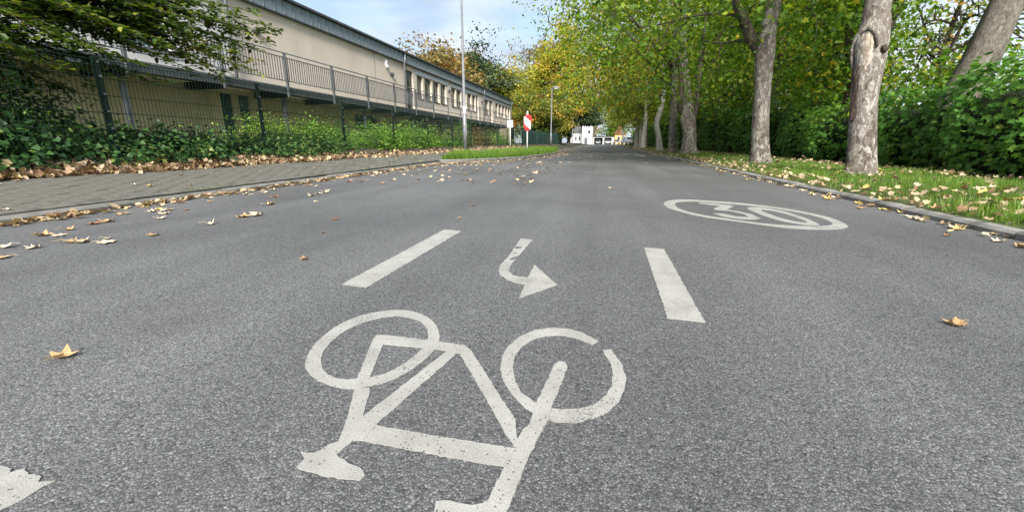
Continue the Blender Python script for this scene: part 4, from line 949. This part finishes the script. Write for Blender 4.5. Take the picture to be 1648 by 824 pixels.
# hedge along the verge
def hedge():
    R = np.random.default_rng(5); root = thing('hedge', 'dense dark green leafy hedge along the grass verge', 'hedge', (5.5, 8, .1)); o = np.array([5.5, 8, .1])
    P, S_, Nn = [], [], []
    for y0, y1, dens, size in ((-1, 5, 560, .072), (5, 16, 640, .08), (16, 32, 260, .12), (32, 90, 60, .25)):
        n = int((y1 - y0) * dens); y = R.uniform(y0, y1, n); a = R.beta(1.1, 1.6, n) * 1.9
        bul = .16 * np.sin(y * 1.15) + .12 * np.sin(y * 2.7 + 1) + .06 * np.sin(y * 6.1)
        H = 1.2 + .16 * np.sin(y * .7 + 2) + .1 * np.sin(y * 1.9) + np.clip((y - 10) * .05, 0, 1.0)
        t = a / 1.9                                    # 0 at the foot of the front face, then up and over the top
        front = t < .62; zz = np.where(front, t / .62 * H, H + .08 * np.sin((t - .62) * 8)); depth = np.where(front, .35 * (1 - np.sin(np.clip(t / .62, 0, 1) * np.pi)) * .35, (t - .62) / .38 * 1.3)
        x = 5.05 - bul + depth + R.exponential(.09, n) - .05; zz = zz + R.normal(0, .06, n)
        low = zz < .25; x = np.where(low, x + .12, x)
        P.append(np.stack([x, y, .12 + np.abs(zz)], 1)); S_.append(size * R.uniform(.6, 1.35, n))
        Nn.append(np.where(front[:, None], np.array([-.75, -.25, .55]), np.array([-.1, -.1, 1.0])))
    P, S_, Nn = np.vstack(P), np.concatenate(S_), np.vstack(Nn)
    tint = .45 + .18 * np.sin(P[:, 1] * .9) * np.cos(P[:, 2] * 3) + R.normal(0, .2, len(P))
    me = leaf_mesh('foliage', P - o, S_, tint, T_MAPLE, normal=Nn, nscat=.4, droop=.8); link_mesh('foliage', me, M['leaf_hedge'], root)
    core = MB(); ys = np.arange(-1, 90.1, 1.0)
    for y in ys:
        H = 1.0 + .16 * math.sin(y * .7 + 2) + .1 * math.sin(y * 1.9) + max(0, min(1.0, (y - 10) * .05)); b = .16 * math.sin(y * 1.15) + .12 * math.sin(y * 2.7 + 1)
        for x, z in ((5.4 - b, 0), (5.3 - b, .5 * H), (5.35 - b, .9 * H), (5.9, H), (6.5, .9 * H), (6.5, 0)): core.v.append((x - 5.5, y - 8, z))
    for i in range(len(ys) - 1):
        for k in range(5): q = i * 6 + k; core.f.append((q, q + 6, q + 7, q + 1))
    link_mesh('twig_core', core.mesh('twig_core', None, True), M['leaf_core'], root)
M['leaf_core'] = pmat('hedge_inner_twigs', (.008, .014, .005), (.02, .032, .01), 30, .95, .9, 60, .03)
hedge()

# ------------------------------------------------------------------ trees behind and beyond the building
make_tree('autumn_tree', 'bronze brown crowned tree rising behind the roof of the beige building', (-19, 46, .4),
    [(0, 0, 0), (.1, 0, 3), (0, 0, 5.5), (.2, 0, 8.5)], [.35, .3, .22, .06], (0, 0, 6.9), (5.4, 5.0, 3.7), 220, 12000, .3, M['leaf_brown'], M['bark_brown'], 'trees behind the building', n_limb=10, thin=.3, seed=111, fork_from=.4, clump_r=.7, tint_mu=.5)
make_tree('autumn_tree', 'dark green tree between the bronze and yellow crowns behind the building', (-17.5, 60, .4),
    [(0, 0, 0), (.1, 0, 3), (0, 0, 6), (.2, 0, 11)], [.35, .3, .22, .06], (0, 0, 8.0), (3.6, 3.6, 5.2), 160, 8000, .32, M['leaf_dark'], M['bark_brown'], 'trees behind the building', n_limb=10, thin=.3, seed=121, fork_from=.3, clump_r=.65, tint_mu=.8)
make_tree('autumn_tree', 'yellow crowned tree behind the far corner of the beige building', (-13.5, 63, .4),
    [(0, 0, 0), (.1, 0, 3), (0, 0, 5), (.2, 0, 9)], [.3, .26, .2, .05], (0, 0, 6.6), (4.2, 4.2, 4.4), 190, 9000, .3, M['leaf_yellow'], M['bark_brown'], 'trees behind the building', n_limb=10, thin=.3, seed=131, fork_from=.3, clump_r=.65, tint_mu=.45)
make_tree('autumn_tree', 'half bare grey brown tree showing sky between its twigs beyond the building', (-12.5, 78, .4),
    [(0, 0, 0), (.1, 0, 4), (0, 0, 8), (.2, 0, 14)], [.3, .26, .2, .05], (0, 0, 11.6), (4.5, 4.5, 6.4), 230, 6500, .3, M['leaf_brown'], M['bark_brown'], 'trees behind the building', n_limb=16, thin=.4, seed=141, fork_from=.3, clump_r=.7, tint_mu=.25)
make_tree('autumn_tree', 'olive green tree behind the building left of the yellow crown', (-20, 68, .4),
    [(0, 0, 0), (.1, 0, 3), (0, 0, 6), (.2, 0, 11)], [.35, .3, .22, .06], (0, 0, 8.5), (5.5, 5, 5.2), 190, 8500, .34, M['leaf_brown'], M['bark_brown'], 'trees behind the building', n_limb=10, thin=.3, seed=151, fork_from=.4, clump_r=.75, tint_mu=.15)
make_tree('autumn_tree', 'orange and yellow feathery tree leaning over the green screened fence', (-8.0, 58, .4),
    [(0, 0, 0), (.1, 0, 2), (0, 0, 4), (.1, 0, 7)], [.25, .22, .16, .04], (.4, 0, 4.4), (4.3, 4.4, 4.0), 260, 16000, .26, M['leaf_orange'], M['bark_brown'], None, n_limb=14, seed=161, fork_from=.1, clump_r=.5, tint_mu=.4, tint_sd=.3, inner=.2, droop=1.2, tmpl=T_OVATE, zmin=.9)
make_tree('autumn_tree', 'tall yellow tree behind the orange feathery one', (-8.5, 74, .4),
    [(0, 0, 0), (.1, 0, 4), (0, 0, 8), (.2, 0, 14)], [.4, .36, .26, .06], (1.0, 0, 11.8), (4.8, 5, 7.0), 260, 15000, .34, M['leaf_yellow'], M['bark_brown'], None, n_limb=12, thin=.35, seed=171, fork_from=.3, clump_r=.7, tint_mu=.6)
make_tree('evergreen_tree', 'dark broad evergreen tree overhanging the far pavement before the white house', (-6.8, 82, .3),
    [(0, 0, 0), (.1, 0, 2), (0, 0, 5), (.1, 0, 9)], [.35, .3, .22, .05], (1.2, 0, 4.8), (5.0, 5.0, 4.4), 300, 22000, .34, M['leaf_dark'], M['bark_brown'], None, n_limb=14, seed=181, fork_from=.15, clump_r=.6, inner=.2, tint_mu=.6, droop=1.2, zmin=1.2, keep=lambda p: p[2] > (1.5 if p[0] < -6.2 else 3.7))
for k, (x, y, h, m, lab) in enumerate(((3, 168, 9, 'leaf_wood', 'green tree behind the garage row'), (-8, 172, 12, 'leaf_brown', 'bronze tree behind the white houses'), (14, 170, 11, 'leaf_yellow', 'yellow tree behind the orange house'), (26, 150, 13, 'leaf_wood', 'tall green tree beyond the orange house'),
        (-28, 165, 13, 'leaf_wood', 'green tree beyond the half hidden white house'), (17, 112, 12, 'leaf_wood', 'green tree at the far corner of the wood'), (12, 104, 9, 'leaf_yellow', 'yellowing tree at the far corner of the wood'))):
    make_tree('background_tree', lab, (x, y, 0), [(0, 0, 0), (.1, 0, h * .3), (0, 0, h * .9)], [.3, .25, .05], (0, 0, h * .58), (h * .42, h * .42, h * .44), 110, 3800, .55, M[m], M['bark_brown'], 'background trees', n_limb=8, seed=300 + k, fork_from=.3, clump_r=.9, tint_mu=.45)
# ------------------------------------------------------------------ left foreground: hornbeam spray, thicket, bushes behind the fence
def hornbeam():
    R = np.random.default_rng(77); base = np.array([-7.9, 3.1, .4])
    root = thing('hornbeam_tree', 'dark green tree spreading flat leafy branches over the green fence', 'tree', tuple(base))
    tb = MB(); tb.tube(smooth_line([(0, 0, -.1), (.05, .1, 1.0), (0, .1, 2.0), (-.1, .2, 3.6)], 16), list(np.linspace(.14, .05, 16)), 12, noise=trunk_noise(4, .04)); bb = MB()
    ends = [(440,46,-5.6),(425,62,-5.7),(405,18,-5.9),(398,92,-5.8),(372,40,-5.9),(352,112,-6.1),(330,75,-5.9),(300,30,-6.0),(290,105,-6.1),(262,128,-6.2),(245,60,-5.9),(232,10,-6.2),(215,98,-6.1),(185,40,-6.0),(165,118,-6.2),(140,70,-5.9),(118,15,-6.1),(95,104,-6.0),(62,52,-5.8),(42,92,-5.9),(20,20,-6.0),(8,70,-5.8),
            (352,-25,-6.4),(180,-30,-6.2),(60,-25,-6.0),(-40,40,-5.8),(-60,90,-5.8),(330,55,-6.8),(270,85,-7.0),(200,70,-7.0),(130,40,-7.2),(80,85,-7.2),(380,70,-6.6),(150,100,-6.8),(40,130,-6.6),(100,140,-6.8),(225,125,-6.9),(20,110,-7.2),(310,0,-6.6),(265,-10,-6.8),(15,45,-6.4),(75,25,-6.5),(35,5,-6.3),(110,65,-6.4),(155,20,-6.5),(205,45,-6.4),(240,85,-6.5),(180,85,-6.3),(285,55,-6.4),(320,95,-6.4),(60,110,-6.3),(10,130,-6.3),(130,125,-6.4),(350,60,-6.3),(370,95,-6.2),(415,50,-5.9),(390,60,-6.0),(400,75,-5.9),(365,75,-6.0),(385,45,-6.1),(350,90,-6.0),(335,110,-6.1),(395,110,-5.9),(310,70,-6.1),(280,40,-6.1),(425,40,-5.8),(300,85,-6.0),(90,60,-6.2),(260,20,-6.2),(345,25,-6.3)]
    P, D, Nn, T = [], [], [], []
    for px, py, x in ends:
        e = np.array(onx(px, py, x)) - base; s0 = np.array([0, .1, 1.0 + .5 * (e[2] > 1.2) + R.uniform(0, .7)]); mid = s0 * .45 + e * .55 + np.array([0, 0, .22])
        line = smooth_line([s0, mid, e], 14); L = np.linalg.norm(e - s0); bb.tube(line, list(np.linspace(.014, .003, 14)), 5, cap=False)
        for t in range(4, 14):
            p = line[t]; d = line[min(t + 1, 13)] - line[t - 1]; d /= np.linalg.norm(d); side = np.cross(d, [0, 0, 1]); side /= np.linalg.norm(side) + 1e-6
            for sg_ in (-1, 1):
                l2 = R.uniform(.12, .42) * (1 - .55 * (t - 4) / 10) * min(1.4, .5 + L * .3); dd = d * .75 + side * sg_ * .8 + np.array([0, 0, -.18]); q = p + dd * l2
                bb.tube([p, (p + q) / 2 + np.array([0, 0, .02]), q], [.003, .0025, .002], 4, cap=False)
                k = max(4, int(l2 / .022))
                for j in range(k):
                    f = (j + .4) / k; pp = p + (q - p) * f; s2 = np.cross(dd, [0, 0, 1]); s2 /= np.linalg.norm(s2) + 1e-6
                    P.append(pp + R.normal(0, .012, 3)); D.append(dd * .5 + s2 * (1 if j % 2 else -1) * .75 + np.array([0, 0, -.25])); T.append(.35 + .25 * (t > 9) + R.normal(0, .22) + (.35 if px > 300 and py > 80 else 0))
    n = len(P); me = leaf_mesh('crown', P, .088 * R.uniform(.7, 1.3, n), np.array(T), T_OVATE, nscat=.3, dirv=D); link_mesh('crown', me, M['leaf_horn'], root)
    link_mesh('trunk', tb.mesh('trunk', None, True), M['bark_smooth'], root); tag(link_mesh('branch_work', bb.mesh('branch_work', None, True), M['bark_brown'], root), kind='stuff')
hornbeam()
for k, (x, y, rx, ry, rz, n, size, m, mu, lab) in enumerate((
        (-7.0, 1.5, .75, 1.3, 1.25, 5200, .085, 'leaf_ivy', .45, 'dark ivy thicket behind the fence under the hornbeam, beside its trunk'),
        (-7.6, 4.0, .7, 1.0, 1.2, 4200, .075, 'leaf_horn', .35, 'dark leafy shrub behind the fence below the hornbeam branches'),
        (-6.75, 3.0, .55, .9, 1.05, 5000, .08, 'leaf_ivy', .5, 'dark ivy mound behind the fence around the hornbeam branches'),
        (-6.4, 4.9, .32, .8, .26, 2000, .075, 'leaf_ivy', .6, 'low dark ivy mound beside the leaf covered fence post'),
        (-6.35, 6.4, .28, .9, .16, 1500, .065, 'leaf_ivy', .6, 'low strip of ivy at the fence foot before the bright bushes'),
        (-6.0, 2.6, .22, 1.3, .3, 2600, .06, 'leaf_ivy', .55, 'trailing ivy at the fence foot under the hornbeam'),
        (-6.0, 5.2, .2, 1.4, .28, 2600, .055, 'leaf_ivy', .65, 'trailing ivy at the fence foot around the leaf covered post'),
        (-6.0, 7.9, .2, 1.4, .26, 2600, .05, 'leaf_ivy', .7, 'trailing ivy at the fence foot below the bright bushes'),
        (-8.6, 5.4, .8, .8, .55, 2200, .09, 'leaf_bush', .3, 'mid green shrub in front of the olive wall'),
        (-7.9, 8.8, .8, 1.0, .66, 3600, .07, 'leaf_bush', .75, 'bright yellow green bush behind the fence below the gallery'),
        (-7.5, 10.6, .75, 1.0, .62, 3600, .07, 'leaf_bush', .65, 'bright green bush with one tall shoot behind the fence'),
        (-6.5, 9.0, .4, 1.2, .32, 3000, .06, 'leaf_bush', .35, 'low dark green bramble along the fence beside the bright bushes'),
        (-6.3, 11.6, .5, 1.2, .5, 3400, .06, 'leaf_bush', .45, 'green bramble pushing through the fence onto the pavement edge'),
        (-7.3, 12.9, .8, 1.3, .6, 3800, .07, 'leaf_bush', .55, 'rounded green bush before the small basement window'),
        (-6.4, 14.2, .5, 1.3, .52, 3600, .065, 'leaf_bush', .6, 'bright green bush overgrowing the fence before the lamp'),
        (-7.4, 15.8, .9, 1.3, .75, 3400, .075, 'leaf_bush', .7, 'taller light green bush behind the fence next to the lamp'),
        (-6.5, 17.6, .5, 1.5, .45, 2400, .07, 'leaf_hedge', .55, 'low dull green bush at the foot of the lamp'),
        (-7.2, 20.0, .8, 1.7, .6, 2600, .09, 'leaf_brown', .1, 'dull olive bush behind the fence just past the lamp'),
        (-7.0, 23.5, .8, 1.9, .62, 2400, .1, 'leaf_brown', .15, 'olive brown bush behind the fence before the white notice panel'),
        (-7.0, 27.5, .8, 2.0, .7, 2400, .1, 'leaf_hedge', .6, 'green bush behind the fence at the white notice panel'),
        (-8.2, 24.5, .6, .7, 1.5, 1600, .09, 'leaf_bush', .4, 'slim upright green shrub rising before the gallery'),
        (-9.3, 18.0, .9, 3.0, .6, 2600, .09, 'leaf_bush', .5, 'low green planting along the olive wall'))):
    make_bush('garden_bush', lab, (x, y, .38 if x < -6.2 else .3), rx, ry, rz, n, size, M[m], 'bushes behind the fence', T_LOBED if 'ivy' in m else T_OVATE, mu, .18, 400 + k)

# ------------------------------------------------------------------ grass
def grass(name, label_kind, n, fx, h, m=M['grass'], parent=None):
    R = np.random.default_rng(abs(hash(name)) % 1000 if False else len(name) * 37); P, H = fx(R, n), None
    k = len(P); a = R.uniform(0, 2 * np.pi, k); d = np.stack([np.cos(a) * .55, np.sin(a) * .55, np.ones(k)], 1)
    nn = np.stack([-np.cos(a), -np.sin(a), np.full(k, .5)], 1)
    patch = np.sin(P[:, 0] * 3.1 + P[:, 1] * 1.7) * .5 + np.sin(P[:, 1] * 3.7) * .5
    me = leaf_mesh(name, P, h * R.uniform(.45, 1.3, k) * (1 + .3 * patch), .5 + .12 * patch + R.normal(0, .2, k), T_BLADE, normal=nn, nscat=.15, dirv=d)
    return tag(link_mesh(name, me, m), kind='stuff')
def verge_pts(R, n):
    y = np.concatenate([R.uniform(2.5, 9, int(n * .5)), R.uniform(9, 20, int(n * .33)), R.uniform(20, 60, n - int(n * .5) - int(n * .33))]); k = len(y)
    x = 2.5 + 2.2 * R.beta(1.15, 1.2, k); clump = np.sin(x * 5.1 + y * 2.3) + np.sin(x * 2.1 - y * 4.7) + R.normal(0, .9, k); ok = clump > -.85
    bare = (x > 4.45) & (R.uniform(0, 1, k) < .8); ok &= ~bare
    return np.stack([x, y, np.interp(x, [2.47, 2.7, 3.3, 4.75], [.045, .07, .1, .11]) - .01], 1)[ok]
grass('verge_grass', '', 88000, verge_pts, .075)
def isl_pts(R, n):
    y = R.uniform(11.3, 28.6, n); xo = np.interp(y, [p[1] for p in island_outer], [p[0] for p in island_outer]); x = -4.42 + (xo - .06 + 4.42) * R.beta(1.0, .8, n)
    return np.stack([x, y, np.full(n, .07)], 1)[x < xo - .08]
grass('island_grass', '', 34000, isl_pts, .2)
def kerb_weed(R, n):
    y = R.uniform(1.8, 11, n); x = np.array([KL(v) for v in y]) - .1 - R.exponential(.05, n); ok = np.sin(y * 2.1) + np.sin(y * 5.3) + R.normal(0, .5, n) > 1.1
    return np.stack([x, y, np.full(n, .05)], 1)[ok]
grass('kerb_moss', '', 5000, kerb_weed, .035)

# ------------------------------------------------------------------ fallen leaves
def litter(name, P, size, mu=.5, sd=.25, nscat=.35, normal=None):
    P = np.asarray(P); R = np.random.default_rng(len(P)); me = leaf_mesh(name, P, size * R.uniform(.6, 1.3, len(P)), R.normal(mu, sd, len(P)), T_LITTER, normal=normal, nscat=nscat, droop=0)
    return tag(link_mesh(name, me, M['litter']), kind='stuff')
R = np.random.default_rng(99)
n = 6600; y = np.concatenate([R.uniform(.5, 9, 4000), R.uniform(9, 30, n - 4000)]); u = R.beta(1.5, 1.6, n)
x = -5.5 - .36 * u - .04 * np.sin(y * 2.3); z = np.where(x > -5.76, .045 + (-4.1 - x) * .1, np.interp(-x, [5.76, 5.85, 6.0, 6.4], [.21, .28, .375, .41])) + R.exponential(.018, n) + .012
litter('leaf_litter_strip', np.stack([x, y, z], 1), .062, .45, .3, .7)
n = 2300; y = np.concatenate([R.uniform(2.6, 14, 1100), R.uniform(14, 60, n - 1100)]); x = np.where(R.uniform(0, 1, n) < .45 + .2 * (y > 12), 2.42 + R.exponential(.25, n), R.uniform(2.5, 4.8, n)); ok = x < 4.9
litter('leaf_litter_verge', np.stack([x, y, np.interp(x, [2.38, 2.47, 2.7, 3.3, 4.75], [.07, .07, .085, .12, .125]) + R.exponential(.025, n)], 1)[ok], .05, .62, .22, .4)
n = 900; y = R.uniform(3, 25, n); litter('leaf_litter_hedge', np.stack([R.uniform(4.5, 5.1, n), y, np.full(n, .13)], 1), .06, .55, .25, .4)
P = []
while len(P) < 750:
    i = R.integers(0, len(island_outer) - 1); t = R.uniform(); a, b = np.array(island_outer[i]), np.array(island_outer[i + 1]); p = lerp(a, b, t); d = (b - a) / np.linalg.norm(b - a); nrm = np.array([d[1], -d[0]])
    p = p + nrm * (R.exponential(.28) + .02); P.append((p[0], p[1], .008))
n = 700; y = R.uniform(2, 11, n); P += list(zip([KL(v) + abs(R.normal(0, .06)) + .01 for v in y], y, np.full(n, .01)))
n = 350; y = R.uniform(3, 40, n); P += list(zip(2.36 - R.exponential(.06, n), y, np.full(n, .01)))
n = 600; y = R.uniform(29, 70, n); P += list(zip(-3.58 + R.exponential(.35, n), y, np.full(n, .01)))
n = 170; P += list(zip(R.uniform(-4.2, -1.0, n), R.uniform(5.5, 12, n), np.full(n, .008)))
n = 90; P += list(zip(R.uniform(-2.3, 2.3, n), R.uniform(9, 40, n), np.full(n, .008)))
litter('leaf_litter_gutter', P, .055, .55, .25, .25)

def leaf_variant(seed, curl):
    r = random.Random(seed); out = [(0,0),(.2,.03),(.42,.06),(.34,.22),(.33,.33),(.5,.52),(.56,.66),(.36,.63),(.2,.64),(.14,.84),(0,1.02),(-.13,.82),(-.2,.62),(-.4,.66),(-.57,.62),(-.46,.47),(-.32,.33),(-.36,.2),(-.43,.05),(-.2,.02)]
    ax = r.uniform(0, math.pi); b = MB(); b.v = [(0, 0, .03)]
    vv = []
    for q, s in ((out, 1.0), ([(x * .52, .4 + (y - .4) * .52) for x, y in out], .5)):
        for x, y in q:
            w = x * math.cos(ax) + (y - .45) * math.sin(ax); v = -x * math.sin(ax) + (y - .45) * math.cos(ax)
            z = curl * (w * w * 1.6 + .35 * abs(v) ** 1.5) + r.uniform(-.04, .05) * s + .02
            k = 1 - curl * .45 * abs(w); vv.append((x * k, y * k, max(.0, z)))
    n = len(out); b = MB(); b.v = vv + [(0, .4, .015)]
    for i in range(n):
        j = (i + 1) % n; b.f.append((i, j, n + j, n + i)); b.f.append((n + i, n + j, 2 * n))
    z0 = .05; s = [(0, 0, vv[0][2]), (.03, -.2, z0 + .05 + .2 * curl), (-.02, -.42, z0 + .25 * curl)]
    b.tube(s, [.018, .012, .014], 4)
    return b
variants = {}
for mk in ('dry_pale', 'dry_tan', 'dry_brown', 'dry_yellow'):
    for k in range(5):
        me = leaf_variant(k + 10 * len(variants), (.15, .3, .5, .7, .95)[k]).mesh('fallen_leaf', None, False); me.materials.append(M[mk]); variants[mk, k] = me
WORD = {'dry_pale': 'pale beige', 'dry_tan': 'tan', 'dry_brown': 'dark brown', 'dry_yellow': 'yellow'}
CURL = ('flat', 'slightly curled', 'curled', 'strongly curled', 'rolled up')
def fallen(x, y, z, size, mk, k, rz, label, group, tx=0, ty=0):
    if '%' in label: label = label.replace('%', CURL[k] + ' ' + WORD[mk])
    o = bpy.data.objects.new('fallen_leaf', variants[mk, k]); COL.objects.link(o); o.location = (x, y, z); o.scale = (size,) * 3; o.rotation_euler = (tx, ty, rz)
    return tag(o, label, 'leaf', group)
for px, py, mk, k, s, rz, lab in (
        (88, 582, 'dry_tan', 4, .085, .4, 'curled tan leaf with upright lobe lying alone near the bicycle saddle'),
        (1546, 522, 'dry_tan', 4, .075, 1.9, 'rolled tan leaf with long stalk alone on the asphalt below the thirty circle'),
        (492, 418, 'dry_tan', 4, .06, 1.0, 'small curled brown leaf beside the lane dash on the parking bay side'),
        (543, 353, 'dry_brown', 3, .07, 2.2, 'dark brown curled leaf on the asphalt beyond the lane dash'),
        (241, 380, 'dry_tan', 2, .09, .2, 'tan leaf alone on the asphalt well out from the pavement kerb'),
        (521, 375, 'dry_brown', 2, .04, .9, 'tiny brown leaf on the asphalt near the lane dash'),
        (1530, 380, 'dry_brown', 3, .06, .5, 'small brown leaf on the asphalt in front of the right kerb'),
        (741, 351, 'dry_tan', 1, .05, .5, 'small tan leaf just beyond the top of the lane dash'),
        (763, 331, 'dry_brown', 3, .06, 1.5, 'brown leaf on the asphalt beyond the curved arrow'),
        (985, 303, 'dry_pale', 2, .09, 2.5, 'pale leaf in mid road before the thirty circle'),
        (962, 268, 'dry_tan', 2, .1, .3, 'tan leaf in mid road well beyond the thirty circle')):
    p = onz(px, py, .004); fallen(p.x, p.y, .002, s * .74, mk, k, rz, lab, None)
rr = random.Random(3); MK = ['dry_pale'] * 5 + ['dry_tan'] * 4 + ['dry_brown'] * 2 + ['dry_yellow']
for px, py in ((15,415),(60,382),(62,398),(140,388),(118,392),(20,398),(90,380),(160,392),(100,392),(255,340),(262,346),(240,342),(300,322),(180,356),(255,352),(410,347),(425,331),(440,330),(400,350),(195,345),(330,320),(510,313),(520,310),(505,316)):
    p = onz(px, py); fallen(p.x, p.y, .002, rr.uniform(.07, .105), rr.choice(['dry_pale', 'dry_pale', 'dry_tan']), rr.choice((1, 2, 3)), rr.uniform(0, 6.3), '% large leaf lying on the asphalt of the parking bay', 'large leaves in the parking bay')
cnt = 0
while cnt < 90:
    y = 1.8 + 9.5 * rr.random() ** 1.3; x = KL(y) + .03 + rr.expovariate(1.6)
    if x > -1.3: continue
    cnt += 1; fallen(x, y, .002, rr.uniform(.04, .085), rr.choice(MK), rr.randint(0, 4), rr.uniform(0, 6.3), '% small leaf on the asphalt beside the pavement kerb', 'small leaves beside the pavement kerb')
for _ in range(50):
    y = rr.uniform(2, 11); x = rr.uniform(-5.6, KL(y) - .15); fallen(x, y, pz(x) + .016, rr.uniform(.035, .075), rr.choice(MK), rr.randint(0, 4), rr.uniform(0, 6.3), '% leaf lying on the grey paved footpath', 'leaves on the paved footpath')
for _ in range(60):
    y = 2.7 + 10 * rr.random() ** 1.5; x = 2.36 - abs(rr.gauss(0, .08)) if rr.random() < .6 else 2.43 + abs(rr.gauss(0, .05)); fallen(x, y, .002 if x < 2.38 else .066, rr.uniform(.05, .09), rr.choice(['dry_pale', 'dry_yellow', 'dry_tan', 'dry_pale']), rr.randint(1, 4), rr.uniform(0, 6.3), '% leaf lying along the kerb of the grass verge', 'leaves along the verge kerb')
for _ in range(45):
    y = 3 + 8 * rr.random(); x = rr.uniform(2.55, 4.6); fallen(x, y, .14, rr.uniform(.06, .1), rr.choice(['dry_pale', 'dry_yellow', 'dry_pale', 'dry_tan']), rr.randint(1, 3), rr.uniform(0, 6.3), '% leaf lying in the grass of the verge', 'leaves in the verge grass', rr.gauss(0, .3), rr.gauss(0, .3))
